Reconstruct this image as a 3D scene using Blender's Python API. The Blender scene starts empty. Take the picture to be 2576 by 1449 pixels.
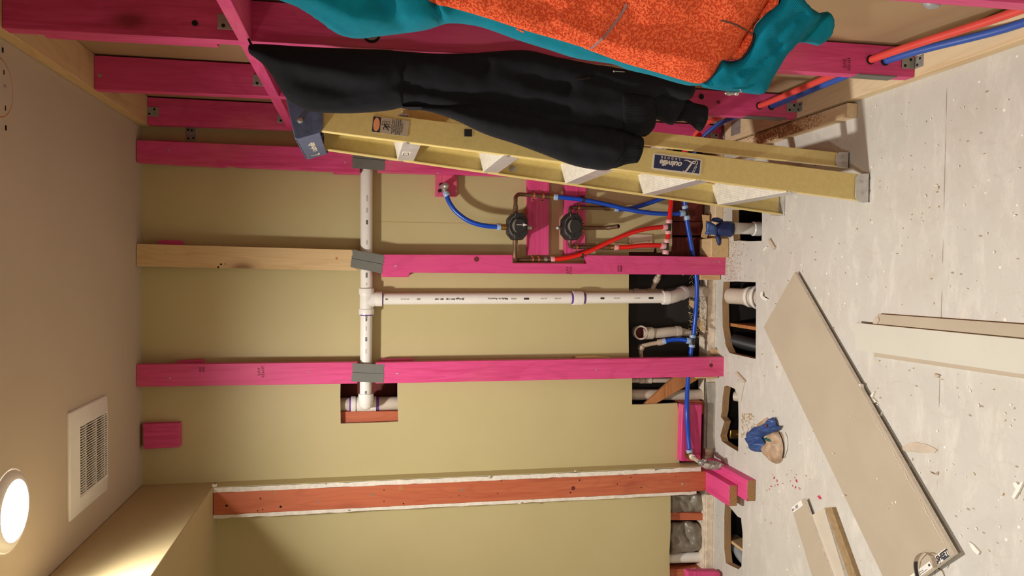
import bpy, bmesh, math, random
from mathutils import Vector, Matrix, noise
from mathutils.geometry import tessellate_polygon, delaunay_2d_cdt
random.seed(7)
S = bpy.context.scene
COL = S.collection
# ------------------------------------------------------------------ camera
F, CX, CY = 1880.0, 1288.0, 724.5           # focal length and centre in pixels of the 2576x1449 frame
def _axes():
    vpy, vzy = (919, 676), 784
    Y = Vector((vpy[0]-CX, -(vpy[1]-CY), -F)).normalized()
    vx = CX + (F*F + (vzy-CY)*(vpy[1]-CY))/(CX-vpy[0])
    Z = -Vector((vx-CX, -(vzy-CY), -F)).normalized()
    X = Y.cross(Z)
    return Matrix((X, Y, Z))
R = _axes()
CAM = Vector((0, 0, 1.577))
cd = bpy.data.cameras.new('camera'); cam = bpy.data.objects.new('camera', cd); COL.objects.link(cam)
cd.sensor_width = 36.0; cd.lens = 36.0*F/2576.0; cd.clip_start = 0.02
cam.matrix_world = Matrix.Translation(CAM) @ R.to_4x4()
S.camera = cam
# ------------------------------------------------------------------ world, exposure
wd = bpy.data.worlds.new('world'); S.world = wd; wd.use_nodes = True
wd.node_tree.nodes['Background'].inputs[0].default_value = (1, .85, .7, 1)
wd.node_tree.nodes['Background'].inputs[1].default_value = 0.02
S.view_settings.view_transform = 'Standard'; S.view_settings.look = 'None'
S.view_settings.gamma = 1.0; S.view_settings.use_curve_mapping = False
S.view_settings.exposure = 0.92
LAMP = 26.0                                  # emission of the round ceiling lamps
LAMPCOL = (1.0, 0.965, 0.90)
LAMP_W = [94.0, 46.0, 36.0]
LAMP_SPOTS = [(-0.610, 2.045), (-0.55, 0.25), (-0.55, -1.30)]
# ------------------------------------------------------------------ rays: a pixel of the photograph on a real plane of the room
def W(px, py, x=None, y=None, z=None):
    d = R @ Vector((px-CX, -(py-CY), -F))
    if y is not None: t = (y-CAM.y)/d.y
    elif z is not None: t = (z-CAM.z)/d.z
    else: t = (x-CAM.x)/d.x
    return CAM + d*t
def WP(px, py, P0, N):
    d = R @ Vector((px-CX, -(py-CY), -F))
    return CAM + d*((P0-CAM).dot(N)/d.dot(N))
H = 2.44          # ceiling height
YW = 3.166        # painted face of the back wall
YF = 3.09         # front face of the furring studs
# ------------------------------------------------------------------ materials
def srgb(r, g, b):
    f = lambda c: ((c/255+.055)/1.055)**2.4 if c/255 > .04045 else c/255/12.92
    return (f(r), f(g), f(b), 1)
def newmat(name):
    m = bpy.data.materials.new(name); m.use_nodes = True
    nt = m.node_tree; return m, nt, nt.nodes['Principled BSDF']
def pos(nt, scale=(1, 1, 1), loc=(0, 0, 0), rot=(0, 0, 0)):
    g = nt.nodes.new('ShaderNodeNewGeometry'); mp = nt.nodes.new('ShaderNodeMapping')
    mp.inputs['Scale'].default_value = scale; mp.inputs['Location'].default_value = loc; mp.inputs['Rotation'].default_value = rot
    nt.links.new(g.outputs['Position'], mp.inputs['Vector']); return mp.outputs[0]
def noi(nt, vec, scale, detail=3, rough=.5, dist=0):
    n = nt.nodes.new('ShaderNodeTexNoise'); n.inputs['Scale'].default_value = scale; n.inputs['Detail'].default_value = detail
    n.inputs['Roughness'].default_value = rough; n.inputs['Distortion'].default_value = dist
    nt.links.new(vec, n.inputs['Vector']); return n.outputs['Fac']
def ramp(nt, fac, stops):
    r = nt.nodes.new('ShaderNodeValToRGB'); e = r.color_ramp.elements
    while len(e) < len(stops): e.new(.5)
    for i, (p, c) in enumerate(stops): e[i].position = p; e[i].color = c if len(c) == 4 else (*c, 1)
    nt.links.new(fac, r.inputs[0]); return r.outputs[0]
def mix(nt, fac, a, b, mode='MIX'):
    m = nt.nodes.new('ShaderNodeMix'); m.data_type = 'RGBA'; m.blend_type = mode
    for s, v in ((m.inputs[0], fac), (m.inputs[6], a), (m.inputs[7], b)):
        if hasattr(v, 'links') or isinstance(v, bpy.types.NodeSocket): nt.links.new(v, s)
        else: s.default_value = v
    return m.outputs[2]
def bump(nt, b, h, strength, dist=.002):
    n = nt.nodes.new('ShaderNodeBump'); n.inputs['Strength'].default_value = strength; n.inputs['Distance'].default_value = dist
    nt.links.new(h, n.inputs['Height']); nt.links.new(n.outputs[0], b.inputs['Normal'])
def plain(name, col, rough=.5, metal=0, var=.12, vs=14, bs=0, bst=.2, spec=None, sheen=0):
    m, nt, b = newmat(name)
    p = pos(nt)
    dark = tuple(c*(1-var) for c in col[:3])+(1,); light = tuple(min(1, c*(1+var)) for c in col[:3])+(1,)
    nt.links.new(ramp(nt, noi(nt, p, vs, 4, .6), [(.3, dark), (.7, light)]), b.inputs['Base Color'])
    b.inputs['Roughness'].default_value = rough; b.inputs['Metallic'].default_value = metal
    if spec is not None: b.inputs['Specular IOR Level'].default_value = spec
    if sheen: b.inputs['Sheen Weight'].default_value = sheen
    if bs: bump(nt, b, noi(nt, p, bs, 2), bst)
    return m
def wood(name, base, dark, axis, knot=None, rough=.6, grain=1.0, seed=0, pale=None, vein=.16):
    """grain running along the given world axis, with sparse knots"""
    m, nt, b = newmat(name)
    sc = {'x': (.06, 1, 1), 'y': (1, .06, 1), 'z': (1, 1, .06)}[axis]
    p = pos(nt, sc, (seed, seed*.7, seed*.3)); pf = pos(nt, tuple(1 if s == 1 else .5 for s in sc), (seed, 0, seed))
    g1 = noi(nt, p, 60*grain, 4, .6, 1.2); g2 = noi(nt, p, 11, 2, .5, .6)
    c = mix(nt, ramp(nt, g1, [(.35, (0, 0, 0)), (.7, (1, 1, 1))]), dark, base)
    c = mix(nt, ramp(nt, g2, [(.35, (.0, .0, .0)), (.65, (1, 1, 1))]), mix(nt, .35, base, dark), c)
    if pale:
        c = mix(nt, ramp(nt, noi(nt, pf, 5, 3), [(.55, (0, 0, 0)), (.75, (.6, .6, .6))]), c, pale)
    v = nt.nodes.new('ShaderNodeTexVoronoi'); v.inputs['Scale'].default_value = 4.5
    nt.links.new(pf, v.inputs['Vector'])
    vn = noi(nt, pos(nt, tuple(1 if q == 1 else .16 for q in sc), (seed, seed, 2)), 7, 2, .4, .5); sn = nt.nodes.new('ShaderNodeMath'); sn.operation = 'MULTIPLY'; sn.inputs[1].default_value = 95; nt.links.new(vn, sn.inputs[0])
    s2 = nt.nodes.new('ShaderNodeMath'); s2.operation = 'SINE'; nt.links.new(sn.outputs[0], s2.inputs[0])
    c = mix(nt, ramp(nt, s2.outputs[0], [(.55, (0, 0, 0)), (.98, (vein, vein, vein))]), c, mix(nt, .5, dark, knot if knot else dark))
    if knot:
        c = mix(nt, ramp(nt, v.outputs['Distance'], [(.045, (.85, .85, .85)), (.11, (.25, .25, .25)), (.2, (0, 0, 0))]), c, knot)
    nt.links.new(c, b.inputs['Base Color']); b.inputs['Roughness'].default_value = rough
    bump(nt, b, g1, .2, .001)
    return m
PB, PD, PK = srgb(232, 84, 150), srgb(200, 52, 108), srgb(132, 30, 48)
M = {}
for ax in 'xyz': M['pink_'+ax] = wood('pink_stained_'+ax, PB, PD, ax, PK, .55, pale=srgb(228, 112, 132))
for ax in 'xyz': M['pine_'+ax] = wood('pine_'+ax, srgb(224, 196, 150), srgb(204, 164, 112), ax, srgb(130, 90, 56), .65)
M['plate_wood'] = wood('pale_plate_pine', srgb(236, 216, 180), srgb(212, 180, 136), 'y', srgb(150, 110, 80), .7, .7)
for ax in 'xyz': M['redwood_'+ax] = wood('old_orange_'+ax, srgb(204, 116, 78), srgb(172, 80, 54), ax, srgb(110, 34, 30), .55, .8)
M['brace_wood'] = wood('brace_brown', srgb(200, 138, 84), srgb(158, 96, 52), 'x', None, .6)
M['dark_board'] = wood('dark_red_board', srgb(120, 46, 36), srgb(86, 28, 24), 'x', None, .75)
M['white'] = plain('white_plastic', srgb(236, 232, 226), .35, var=.03)
M['pvc'] = plain('pvc_white', srgb(238, 234, 228), .28, var=.03)
M['pvc_old'] = plain('pvc_aged', srgb(206, 192, 176), .45, var=.1)
M['cpvc'] = plain('cpvc_cream', srgb(190, 168, 146), .4, var=.1)
M['grey_pipe'] = plain('grey_pipe', srgb(150, 152, 156), .4)
M['purple'] = plain('purple_primer', srgb(112, 70, 160), .4, var=.2, vs=60)
M['ink'] = plain('ink', srgb(40, 38, 44), .6, var=.1)
M['ink_grey'] = plain('ink_grey', srgb(150, 146, 146), .6, var=.1)
M['blue_pex'] = plain('blue_pex', srgb(14, 74, 190), .3, var=.04)
M['red_pex'] = plain('red_pex', srgb(222, 30, 22), .3, var=.04)
M['red_glare'] = plain('red_pex_glare', srgb(220, 74, 66), .45, var=.05)  # glare on the right-hand red pipe put into a paler colour
M['blue_glare'] = plain('blue_pex_glare', srgb(50, 86, 172), .45, var=.05)  # same for the blue pipe: glare painted as a duller, paler blue
M['ring_blue'] = plain('ring_translucent', srgb(160, 184, 214), .3, var=.04)
M['ring_pink'] = plain('ring_translucent_pink', srgb(228, 168, 176), .3, var=.04)
M['black_fit'] = plain('black_fitting', srgb(44, 40, 34), .35, var=.1)
M['valve_black'] = plain('valve_black', srgb(38, 36, 38), .5, var=.08)
M['valve_grey'] = plain('valve_grey_print', srgb(128, 120, 114), .5, var=.08)
M['copper'] = plain('copper_aged', srgb(118, 90, 70), .42, .55, var=.3, vs=40)
M['copper_new'] = plain('copper_strap', srgb(206, 134, 100), .35, .6, var=.15, vs=60)
M['brass'] = plain('brass', srgb(170, 132, 70), .35, .85, var=.2)
M['steel'] = plain('steel', srgb(190, 190, 186), .35, .8, var=.15, vs=60)
M['zinc'] = plain('zinc_bracket', srgb(158, 156, 150), .5, .35, var=.18, vs=70)
M['hole'] = plain('dark_hole', srgb(18, 14, 12), .8, var=0)
M['tape'] = plain('grey_tape', srgb(112, 112, 106), .55, var=.05)
M['gyp'] = plain('gypsum_edge', srgb(232, 224, 212), .9, var=.12, vs=60, bs=160, bst=.8)
M['black_board'] = plain('black_membrane', srgb(38, 34, 32), .7, var=.3, vs=6)
M['alu'] = plain('aluminium', srgb(206, 204, 202), .38, .45, var=.14, vs=40)
M['alu_tread'] = plain('tread', srgb(228, 222, 210), .45, .15, var=.12, vs=50)
M['cap_blue'] = plain('ladder_cap', srgb(84, 96, 128), .5, var=.25, vs=50)
M['sticker'] = plain('sticker_white', srgb(226, 218, 206), .4, var=.03)
M['sticker_grey'] = plain('sticker_grey', srgb(186, 170, 148), .4, var=.04)
M['sticker_blue'] = plain('sticker_blue', srgb(34, 46, 86), .35, var=.05)
M['sticker_orange'] = plain('sticker_orange', srgb(232, 158, 110), .4, var=.03)
M['kraft'] = plain('kraft_paper', srgb(182, 168, 148), .85, var=.05, vs=5)
M['face_paper'] = plain('face_paper', srgb(206, 202, 190), .8, var=.03, vs=4)
M['stamp'] = plain('faint_stamp', srgb(120, 34, 66), .7, var=.2)
M['batten'] = plain('grey_brown_batten', srgb(158, 132, 96), .85, var=.2, vs=60)
M['dusty_face'] = plain('dusty_face', srgb(204, 193, 176), .9, var=.06, vs=12)
M['card'] = plain('scrap_paper', srgb(198, 182, 164), .85, var=.1, vs=30)
M['chip_red'] = plain('pink_chip', srgb(206, 70, 96), .7, var=.2)
M['shaving'] = plain('wood_shaving', srgb(204, 178, 142), .8, var=.3, vs=120)
M['dust_white'] = plain('gypsum_crumb', srgb(240, 234, 224), .9, var=.05)
M['bag'] = plain('insulation_bag', srgb(136, 128, 116), .32, var=.2, vs=18, bs=45, bst=.5)
M['rag_brown'] = plain('brown_bag', srgb(176, 148, 122), .5, var=.25, vs=30, bs=60, bst=.6)
M['nitrile'] = plain('nitrile_glove', srgb(50, 78, 134), .5, var=.12, vs=30, bs=70, bst=.3)
M['nitrile_dark'] = plain('nitrile_glove_dark', srgb(28, 44, 92), .5, var=.15, vs=30, bs=70, bst=.4)
M['solder_cap'] = plain('grey_cap', srgb(150, 150, 148), .3, .5, var=.1, vs=50)
M['steel_plate'] = plain('cover_plate', srgb(212, 190, 168), .35, .2, var=.04)
# yellow fibreglass
def fibre():
    m, nt, b = newmat('yellow_fibreglass'); p = pos(nt)
    c = ramp(nt, noi(nt, p, 70, 3, .7), [(.3, srgb(212, 190, 120)), (.7, srgb(222, 202, 132))])
    d = ramp(nt, noi(nt, p, 22, 5, .75), [(.66, (0, 0, 0)), (.76, (.35, .35, .35))])
    nt.links.new(mix(nt, d, c, srgb(150, 118, 48)), b.inputs['Base Color'])
    b.inputs['Roughness'].default_value = .38; bump(nt, b, noi(nt, p, 400, 2), .12, .001); return m
M['fibre'] = fibre()
M['fibre_lit'] = plain('fibreglass_flange_lit', srgb(236, 212, 140), .35, var=.06, vs=50)  # paler than the web: lamplight on the flange put into the colour
# cloth
def cloth(name, col, dark, rough=.95, scale=700, st=.35, sheen=.02):
    m, nt, b = newmat(name); p = pos(nt)
    nt.links.new(ramp(nt, noi(nt, p, 40, 4, .7), [(.3, dark), (.7, col)]), b.inputs['Base Color'])
    b.inputs['Roughness'].default_value = rough; b.inputs['Specular IOR Level'].default_value = .2
    b.inputs['Sheen Weight'].default_value = sheen
    bump(nt, b, noi(nt, p, scale, 2), st, .001); return m
M['black_cloth'] = cloth('black_fleece', srgb(24, 24, 30), srgb(18, 18, 23), sheen=.02)
M['teal'] = cloth('teal_fabric', srgb(2, 130, 152), srgb(0, 116, 140))
def fleece():
    m, nt, b = newmat('orange_fleece'); p = pos(nt)
    n = noi(nt, p, 215, 2, .45, .35); h = ramp(nt, n, [(.40, (0, 0, 0)), (.52, (.8, .8, .8)), (.66, (1, 1, 1))])
    nt.links.new(ramp(nt, n, [(.38, srgb(222, 78, 46)), (.52, srgb(252, 112, 72))]), b.inputs['Base Color'])  # creases between the tufts shaded darker in the colour itself
    b.inputs['Roughness'].default_value = 1; b.inputs['Specular IOR Level'].default_value = .05
    bump(nt, b, h, .75, .0035); return m
M['fleece'] = fleece()
def rib(name, col, dark, freq, direction):
    m, nt, b = newmat(name); g = nt.nodes.new('ShaderNodeNewGeometry')
    d = nt.nodes.new('ShaderNodeVectorMath'); d.operation = 'DOT_PRODUCT'; d.inputs[1].default_value = direction
    nt.links.new(g.outputs['Position'], d.inputs[0])
    mu = nt.nodes.new('ShaderNodeMath'); mu.operation = 'MULTIPLY'; mu.inputs[1].default_value = freq
    si = nt.nodes.new('ShaderNodeMath'); si.operation = 'SINE'
    nt.links.new(d.outputs['Value'], mu.inputs[0]); nt.links.new(mu.outputs[0], si.inputs[0])
    nt.links.new(ramp(nt, si.outputs[0], [(.0, dark), (.8, col)]), b.inputs['Base Color'])
    b.inputs['Roughness'].default_value = .95; b.inputs['Specular IOR Level'].default_value = .2
    bump(nt, b, si.outputs[0], .3, .001); return m
M['teal_rib'] = rib('teal_ribbing', srgb(2, 126, 150), srgb(0, 108, 132), 2500, (.55, -.55, -.62))
M['black_rib'] = rib('black_ribbing', srgb(25, 25, 30), srgb(16, 16, 20), 1500, (.83, -.56, 0))
# paint
def paint(name, a, bcol, rough=.6, grain=500, st=.1):
    m, nt, b = newmat(name); p = pos(nt)
    nt.links.new(ramp(nt, noi(nt, p, 1.6, 4, .6), [(.3, a), (.7, bcol)]), b.inputs['Base Color'])
    b.inputs['Roughness'].default_value = rough; bump(nt, b, noi(nt, p, grain, 2), st, .0008); return m
M['wall'] = paint('khaki_paint', srgb(192, 177, 130), srgb(199, 185, 138), .55)
M['ceil'] = paint('ceiling_paint', srgb(190, 174, 152), srgb(196, 181, 160), .85, 300, .15)
M['bulk'] = paint('bulkhead_paint', srgb(184, 166, 124), srgb(190, 172, 130), .6)
M['kraft_wall'] = paint('tan_drywall', srgb(168, 138, 104), srgb(174, 146, 112), .8)
def floor_mat():
    m, nt, b = newmat('dusty_subfloor'); p = pos(nt)
    c = ramp(nt, noi(nt, p, 2.2, 6, .65, .4), [(.3, srgb(196, 189, 178)), (.5, srgb(203, 199, 191)), (.72, srgb(194, 190, 182))])
    s = ramp(nt, noi(nt, pos(nt, (1, 2.6, 1), (3, 1, 0), (0, 0, .5)), 5.5, 8, .78, .3), [(.50, (0, 0, 0)), (.72, (.6, .6, .6))])
    c = mix(nt, s, c, srgb(232, 226, 216))
    g = ramp(nt, noi(nt, pos(nt, (2.4, 1, 1), (9, 4, 0), (0, 0, .9)), 8, 8, .8, .8), [(.56, (0, 0, 0)), (.72, (.5, .5, .5))])
    c = mix(nt, g, c, srgb(184, 170, 154))
    v = nt.nodes.new('ShaderNodeTexVoronoi'); v.inputs['Scale'].default_value = 26; nt.links.new(pos(nt, (1, .45, 1), (0, 0, 0), (0, 0, .8)), v.inputs['Vector'])
    c = mix(nt, ramp(nt, v.outputs['Distance'], [(.05, (.8, .8, .8)), (.09, (0, 0, 0))]), c, srgb(150, 122, 96))
    v2 = nt.nodes.new('ShaderNodeTexVoronoi'); v2.inputs['Scale'].default_value = 17; nt.links.new(pos(nt, (1, 1, 1), (5, 2, 0)), v2.inputs['Vector'])
    c = mix(nt, ramp(nt, v2.outputs['Distance'], [(.05, (.9, .9, .9)), (.08, (0, 0, 0))]), c, srgb(244, 240, 232))
    # joint between two subfloor sheets
    sp = nt.nodes.new('ShaderNodeSeparateXYZ'); g0 = nt.nodes.new('ShaderNodeNewGeometry'); nt.links.new(g0.outputs['Position'], sp.inputs[0])
    a = nt.nodes.new('ShaderNodeMath'); a.operation = 'COMPARE'; a.inputs[1].default_value = 1.812; a.inputs[2].default_value = .0014
    nt.links.new(sp.outputs[1], a.inputs[0])
    r2 = ramp(nt, noi(nt, p, 9, 2), [(.42, (0, 0, 0)), (.55, (.7, .7, .7))])
    mm = nt.nodes.new('ShaderNodeMath'); mm.operation = 'MULTIPLY'; nt.links.new(a.outputs[0], mm.inputs[0]); nt.links.new(r2, mm.inputs[1])
    c = mix(nt, mm.outputs[0], c, srgb(120, 96, 76))
    nt.links.new(c, b.inputs['Base Color']); b.inputs['Roughness'].default_value = .85
    bump(nt, b, noi(nt, p, 45, 6, .8), .35, .003); return m
M['floor'] = floor_mat()
M['floor_cut'] = wood('cut_subfloor', srgb(196, 160, 116), srgb(150, 114, 74), 'x', None, .85)
M['plaster_strip'] = plain('plaster_strip', srgb(228, 212, 190), .85, var=.2, vs=35, bs=90, bst=.8)
M['metal_strip'] = plain('grey_dirty_strip', srgb(176, 172, 162), .6, .1, var=.25, vs=16)
def rings_mat():
    m, nt, b = newmat('end_grain'); w = nt.nodes.new('ShaderNodeTexWave'); w.wave_type = 'RINGS'; w.rings_direction = 'Y'; w.inputs['Scale'].default_value = 62
    w.inputs['Distortion'].default_value = 1.6; w.inputs['Detail'].default_value = 2; w.inputs['Detail Scale'].default_value = .6
    nt.links.new(pos(nt, (1, 0, 1), (.93, 0, .02)), w.inputs['Vector'])
    nt.links.new(ramp(nt, w.outputs['Fac'], [(.25, srgb(112, 74, 44)), (.6, srgb(196, 152, 100))]), b.inputs['Base Color']); b.inputs['Roughness'].default_value = .8; return m
M['end_grain'] = rings_mat()
def emit(name, col, st):
    m, nt, b = newmat(name); b.inputs['Base Color'].default_value = (1, 1, 1, 1)
    b.inputs['Emission Color'].default_value = (*col, 1); b.inputs['Emission Strength'].default_value = st; return m
M['lamp'] = emit('lamp_diffuser', LAMPCOL, LAMP)
# ------------------------------------------------------------------ mesh builder
class MB:
    def __init__(s): s.b = bmesh.new(); s.mi = 0
    def _f(s, vs, mi=None, smooth=True):
        try: f = s.b.faces.new(vs)
        except ValueError: return None
        f.material_index = s.mi if mi is None else mi; f.smooth = smooth; return f
    def hexa(s, c8):
        """8 corners: bottom ring then top ring"""
        v = [s.b.verts.new(c) for c in c8]
        for q in ((3, 2, 1, 0), (4, 5, 6, 7), (0, 1, 5, 4), (1, 2, 6, 5), (2, 3, 7, 6), (3, 0, 4, 7)): s._f([v[i] for i in q])
        return s
    def box(s, x0, x1, y0, y1, z0, z1):
        return s.hexa([(x0, y0, z0), (x1, y0, z0), (x1, y1, z0), (x0, y1, z0), (x0, y0, z1), (x1, y0, z1), (x1, y1, z1), (x0, y1, z1)])
    def prism(s, pts, vec, side_mi=None):
        """planar outline (may be concave) extruded by vec"""
        pts = [Vector(p) for p in pts]; vec = Vector(vec)
        n = len(pts)
        a = [s.b.verts.new(p) for p in pts]; c = [s.b.verts.new(p+vec) for p in pts]
        s._f(a); s._f(list(reversed(c)))
        for i in range(n): s._f([a[i], a[(i+1) % n], c[(i+1) % n], c[i]], side_mi)
        return s
    def holed(s, outer, holes, vec, side_mi=None, hole_mi=None):
        loops = [[Vector(p) for p in outer]]+[[Vector(p) for p in h] for h in holes]; vec = Vector(vec)
        flat = [p for l in loops for p in l]
        nn = vec.normalized(); u = (flat[1]-flat[0]).normalized(); w = nn.cross(u)
        p2 = [Vector(((p-flat[0]).dot(u), (p-flat[0]).dot(w))) for p in flat]; fa = []; k = 0
        for l in loops: fa.append(list(range(k, k+len(l)))); k += len(l)
        vo, eo, tri, ov, oe, of = delaunay_2d_cdt(p2, [], fa, 0, 1e-7)
        def ins(p, l):
            r = False; j = l[-1]
            for i in l:
                A_, B_ = p2[i], p2[j]
                if (A_.y > p.y) != (B_.y > p.y) and p.x < (B_.x-A_.x)*(p.y-A_.y)/(B_.y-A_.y)+A_.x: r = not r
                j = i
            return r
        keep = []
        for t in tri:
            cc = sum((vo[i] for i in t), Vector((0, 0)))/3
            if ins(cc, fa[0]) and not any(ins(cc, l) for l in fa[1:]): keep.append(t)
        tri = keep
        flat2 = [flat[0]+u*v.x+w*v.y for v in vo]
        a = [s.b.verts.new(p) for p in flat2]; c = [s.b.verts.new(p+vec) for p in flat2]
        for t in tri: s._f([a[i] for i in t]); s._f([c[i] for i in reversed(t)])
        mp = {}
        for i, o_ in enumerate(ov):
            for q in o_: mp[q] = i
        a = [a[mp[i]] for i in range(len(flat))]; c = [c[mp[i]] for i in range(len(flat))]
        k = 0
        for li, l in enumerate(loops):
            n = len(l)
            for i in range(n): s._f([a[k+i], a[k+(i+1) % n], c[k+(i+1) % n], c[k+i]], side_mi if li == 0 else hole_mi)
            k += n
        return s
    def tube(s, pts, r, seg=14, caps=True, mi=None):
        pts = [Vector(p) for p in pts]; n = len(pts); rs = r if isinstance(r, (list, tuple)) else [r]*n
        t = [(pts[min(i+1, n-1)]-pts[max(i-1, 0)]).normalized() for i in range(n)]
        up = Vector((0, 0, 1)) if abs(t[0].z) < .9 else Vector((1, 0, 0))
        u = t[0].cross(up).normalized(); rings = []
        for i in range(n):
            u = (u-t[i]*u.dot(t[i])).normalized(); w = t[i].cross(u)
            rings.append([s.b.verts.new(pts[i]+(u*math.cos(a)+w*math.sin(a))*rs[i]) for a in [2*math.pi*k/seg for k in range(seg)]])
        for i in range(n-1):
            for k in range(seg): s._f([rings[i][k], rings[i][(k+1) % seg], rings[i+1][(k+1) % seg], rings[i+1][k]], mi)
        if caps: s._f(list(reversed(rings[0])), mi); s._f(rings[-1], mi)
        return s
    def ball(s, c, r, seg=14, rings=9, sc=(1, 1, 1)):
        c = Vector(c); g = []
        for i in range(rings+1):
            th = math.pi*i/rings; row = []
            for k in range(seg):
                a = 2*math.pi*k/seg
                row.append(s.b.verts.new(c+Vector((r*sc[0]*math.sin(th)*math.cos(a), r*sc[1]*math.sin(th)*math.sin(a), r*sc[2]*math.cos(th)))))
            g.append(row)
        for i in range(rings):
            for k in range(seg): s._f([g[i][k], g[i+1][k], g[i+1][(k+1) % seg], g[i][(k+1) % seg]])
        bmesh.ops.remove_doubles(s.b, verts=g[0]+g[-1], dist=1e-6)
        return s
    def lathe(s, c, axis, prof, seg=32):
        """profile of (distance along axis, radius)"""
        c = Vector(c); axis = Vector(axis).normalized()
        return s.tube([c+axis*a for a, r in prof], [max(r, 1e-4) for a, r in prof], seg) if False else s._lathe(c, axis, prof, seg)
    def _lathe(s, c, ax, prof, seg):
        up = Vector((0, 0, 1)) if abs(ax.z) < .9 else Vector((1, 0, 0)); u = ax.cross(up).normalized(); w = ax.cross(u); rings = []
        for a, r in prof:
            rings.append([s.b.verts.new(c+ax*a+(u*math.cos(t)+w*math.sin(t))*max(r, 1e-5)) for t in [2*math.pi*k/seg for k in range(seg)]])
        for i in range(len(rings)-1):
            for k in range(seg): s._f([rings[i][k], rings[i][(k+1) % seg], rings[i+1][(k+1) % seg], rings[i+1][k]])
        return s
    def build(s, name, mats, parent=None, bevel=0, subsurf=0, angle=35, origin=None):
        b = s.b
        bmesh.ops.recalc_face_normals(b, faces=b.faces)
        vs = [v.co for v in b.verts]
        if parent is not None: o0 = Vector(parent['_w'])
        elif origin is not None: o0 = Vector(origin)
        else:
            o0 = Vector(((min(v.x for v in vs)+max(v.x for v in vs))/2, (min(v.y for v in vs)+max(v.y for v in vs))/2, min(v.z for v in vs)))
        for v in b.verts: v.co -= o0
        me = bpy.data.meshes.new(name); b.to_mesh(me); b.free()
        for m in (mats if isinstance(mats, (list, tuple)) else [mats]): me.materials.append(M[m] if isinstance(m, str) else m)
        me.set_sharp_from_angle(angle=math.radians(angle))
        o = bpy.data.objects.new(name, me); COL.objects.link(o)
        if parent is not None: o.parent = parent
        else: o.location = o0
        o['_w'] = tuple(o0)
        if bevel:
            md = o.modifiers.new('bevel', 'BEVEL'); md.width = bevel; md.segments = 2; md.limit_method = 'ANGLE'; md.angle_limit = math.radians(40)
        if subsurf:
            md = o.modifiers.new('sub', 'SUBSURF'); md.levels = subsurf; md.render_levels = subsurf
        return o
def tag(o, label, cat, group=None):
    o['label'] = label; o['category'] = cat
    if group: o['group'] = group
    return o
def struct(o, label=None):
    o['kind'] = 'structure'
    if label: o['label'] = label
    return o
def thing(name, label, cat, loc, group=None):
    o = bpy.data.objects.new(name, None); COL.objects.link(o); o.location = loc; o['_w'] = tuple(loc); o.empty_display_size = .05
    return tag(o, label, cat, group)
def plab(o, label): o['label'] = label; return o
def smooth_path(pts, n=8):
    pts = [Vector(p) for p in pts]; out = []
    P = [pts[0]*2-pts[1]]+pts+[pts[-1]*2-pts[-2]]
    for i in range(1, len(P)-2):
        p0, p1, p2, p3 = P[i-1:i+3]
        for k in range(n):
            t = k/n
            out.append(.5*((2*p1)+(p2-p0)*t+(2*p0-5*p1+4*p2-p3)*t*t+(3*p1-p0-3*p2+p3)*t**3))
    out.append(pts[-1]); return out
def text2d(txt, size, shear=0, align='CENTER', bold=0, spacing=1.0):
    cu = bpy.data.curves.new('t', 'FONT'); cu.body = txt; cu.size = size; cu.shear = shear; cu.align_x = align; cu.align_y = 'CENTER'
    cu.offset = bold; cu.space_character = spacing; cu.resolution_u = 4
    o = bpy.data.objects.new('t', cu); COL.objects.link(o)
    dg = bpy.context.evaluated_depsgraph_get(); me = bpy.data.meshes.new_from_object(o.evaluated_get(dg))
    vs = [tuple(v.co) for v in me.vertices]; fs = [tuple(p.vertices) for p in me.polygons]
    bpy.data.objects.remove(o); bpy.data.curves.remove(cu); bpy.data.meshes.remove(me)
    return vs, fs
def lettering(name, items, mp, mat, parent):
    """items: (text, size, x, y, shear, bold, spacing); mp(x, y) -> point in the room"""
    m = MB()
    for it in items:
        t, sz, x, y = it[:4]; sh = it[4] if len(it) > 4 else 0; bo = it[5] if len(it) > 5 else 0; sp = it[6] if len(it) > 6 else 1
        vs, fs = text2d(t, sz, sh, 'CENTER', bo, sp)
        V = [m.b.verts.new(mp(v[0]+x, v[1]+y)) for v in vs]
        for f in fs: m._f([V[i] for i in f])
    return m.build(name, mat, parent)
def plane_map(o, ux, uy):
    o, ux, uy = Vector(o), Vector(ux).normalized(), Vector(uy).normalized()
    return lambda x, y: o+ux*x+uy*y
# ================================================================== SETTING
XR = 0.655                                   # painted-side of the drywall behind the right studs
def XI(z): return 0.565-0.020*z/2.4          # inner face of the right-hand stud wall
XL = -0.866                                  # right face of the bulkhead
ZB = 2.16
XW, YB = -2.3, -2.4                          # far left wall, wall behind the camera
# floor with the four cut holes
def fz(px, py): p = W(px, py, z=0); return (p.x, p.y, 0)
h1 = [fz(*p) for p in ((1917, 528), (1917, 570), (1916, 606), (1880, 607), (1858, 605), (1846, 607), (1842, 560), (1842, 528))]
h2 = [fz(*p) for p in ((1901, 710), (1902, 780), (1901, 903), (1860, 894), (1835, 888), (1826, 870), (1818, 820), (1817, 760), (1820, 709), (1850, 708))]
h3 = [fz(*p) for p in ((1848, 978), (1857, 1000), (1858, 1060), (1857, 1136), (1832, 1121), (1816, 1110), (1812, 1096), (1817, 1078), (1822, 1060), (1813, 1048), (1816, 1034), (1818, 1000), (1822, 972), (1830, 970))]
h4 = [fz(*p) for p in ((1838, 1278), (1856, 1300), (1864, 1303), (1868, 1340), (1868, 1380), (1865, 1425), (1858, 1432), (1840, 1424), (1826, 1416), (1822, 1380), (1822, 1300), (1824, 1262))]
m = MB(); m.holed([(XW, YB, 0), (XR, YB, 0), (XR, 3.40, 0), (XW, 3.40, 0)], [h1, h2, h3, h4], (0, 0, -.032), 0, 1)
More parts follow.
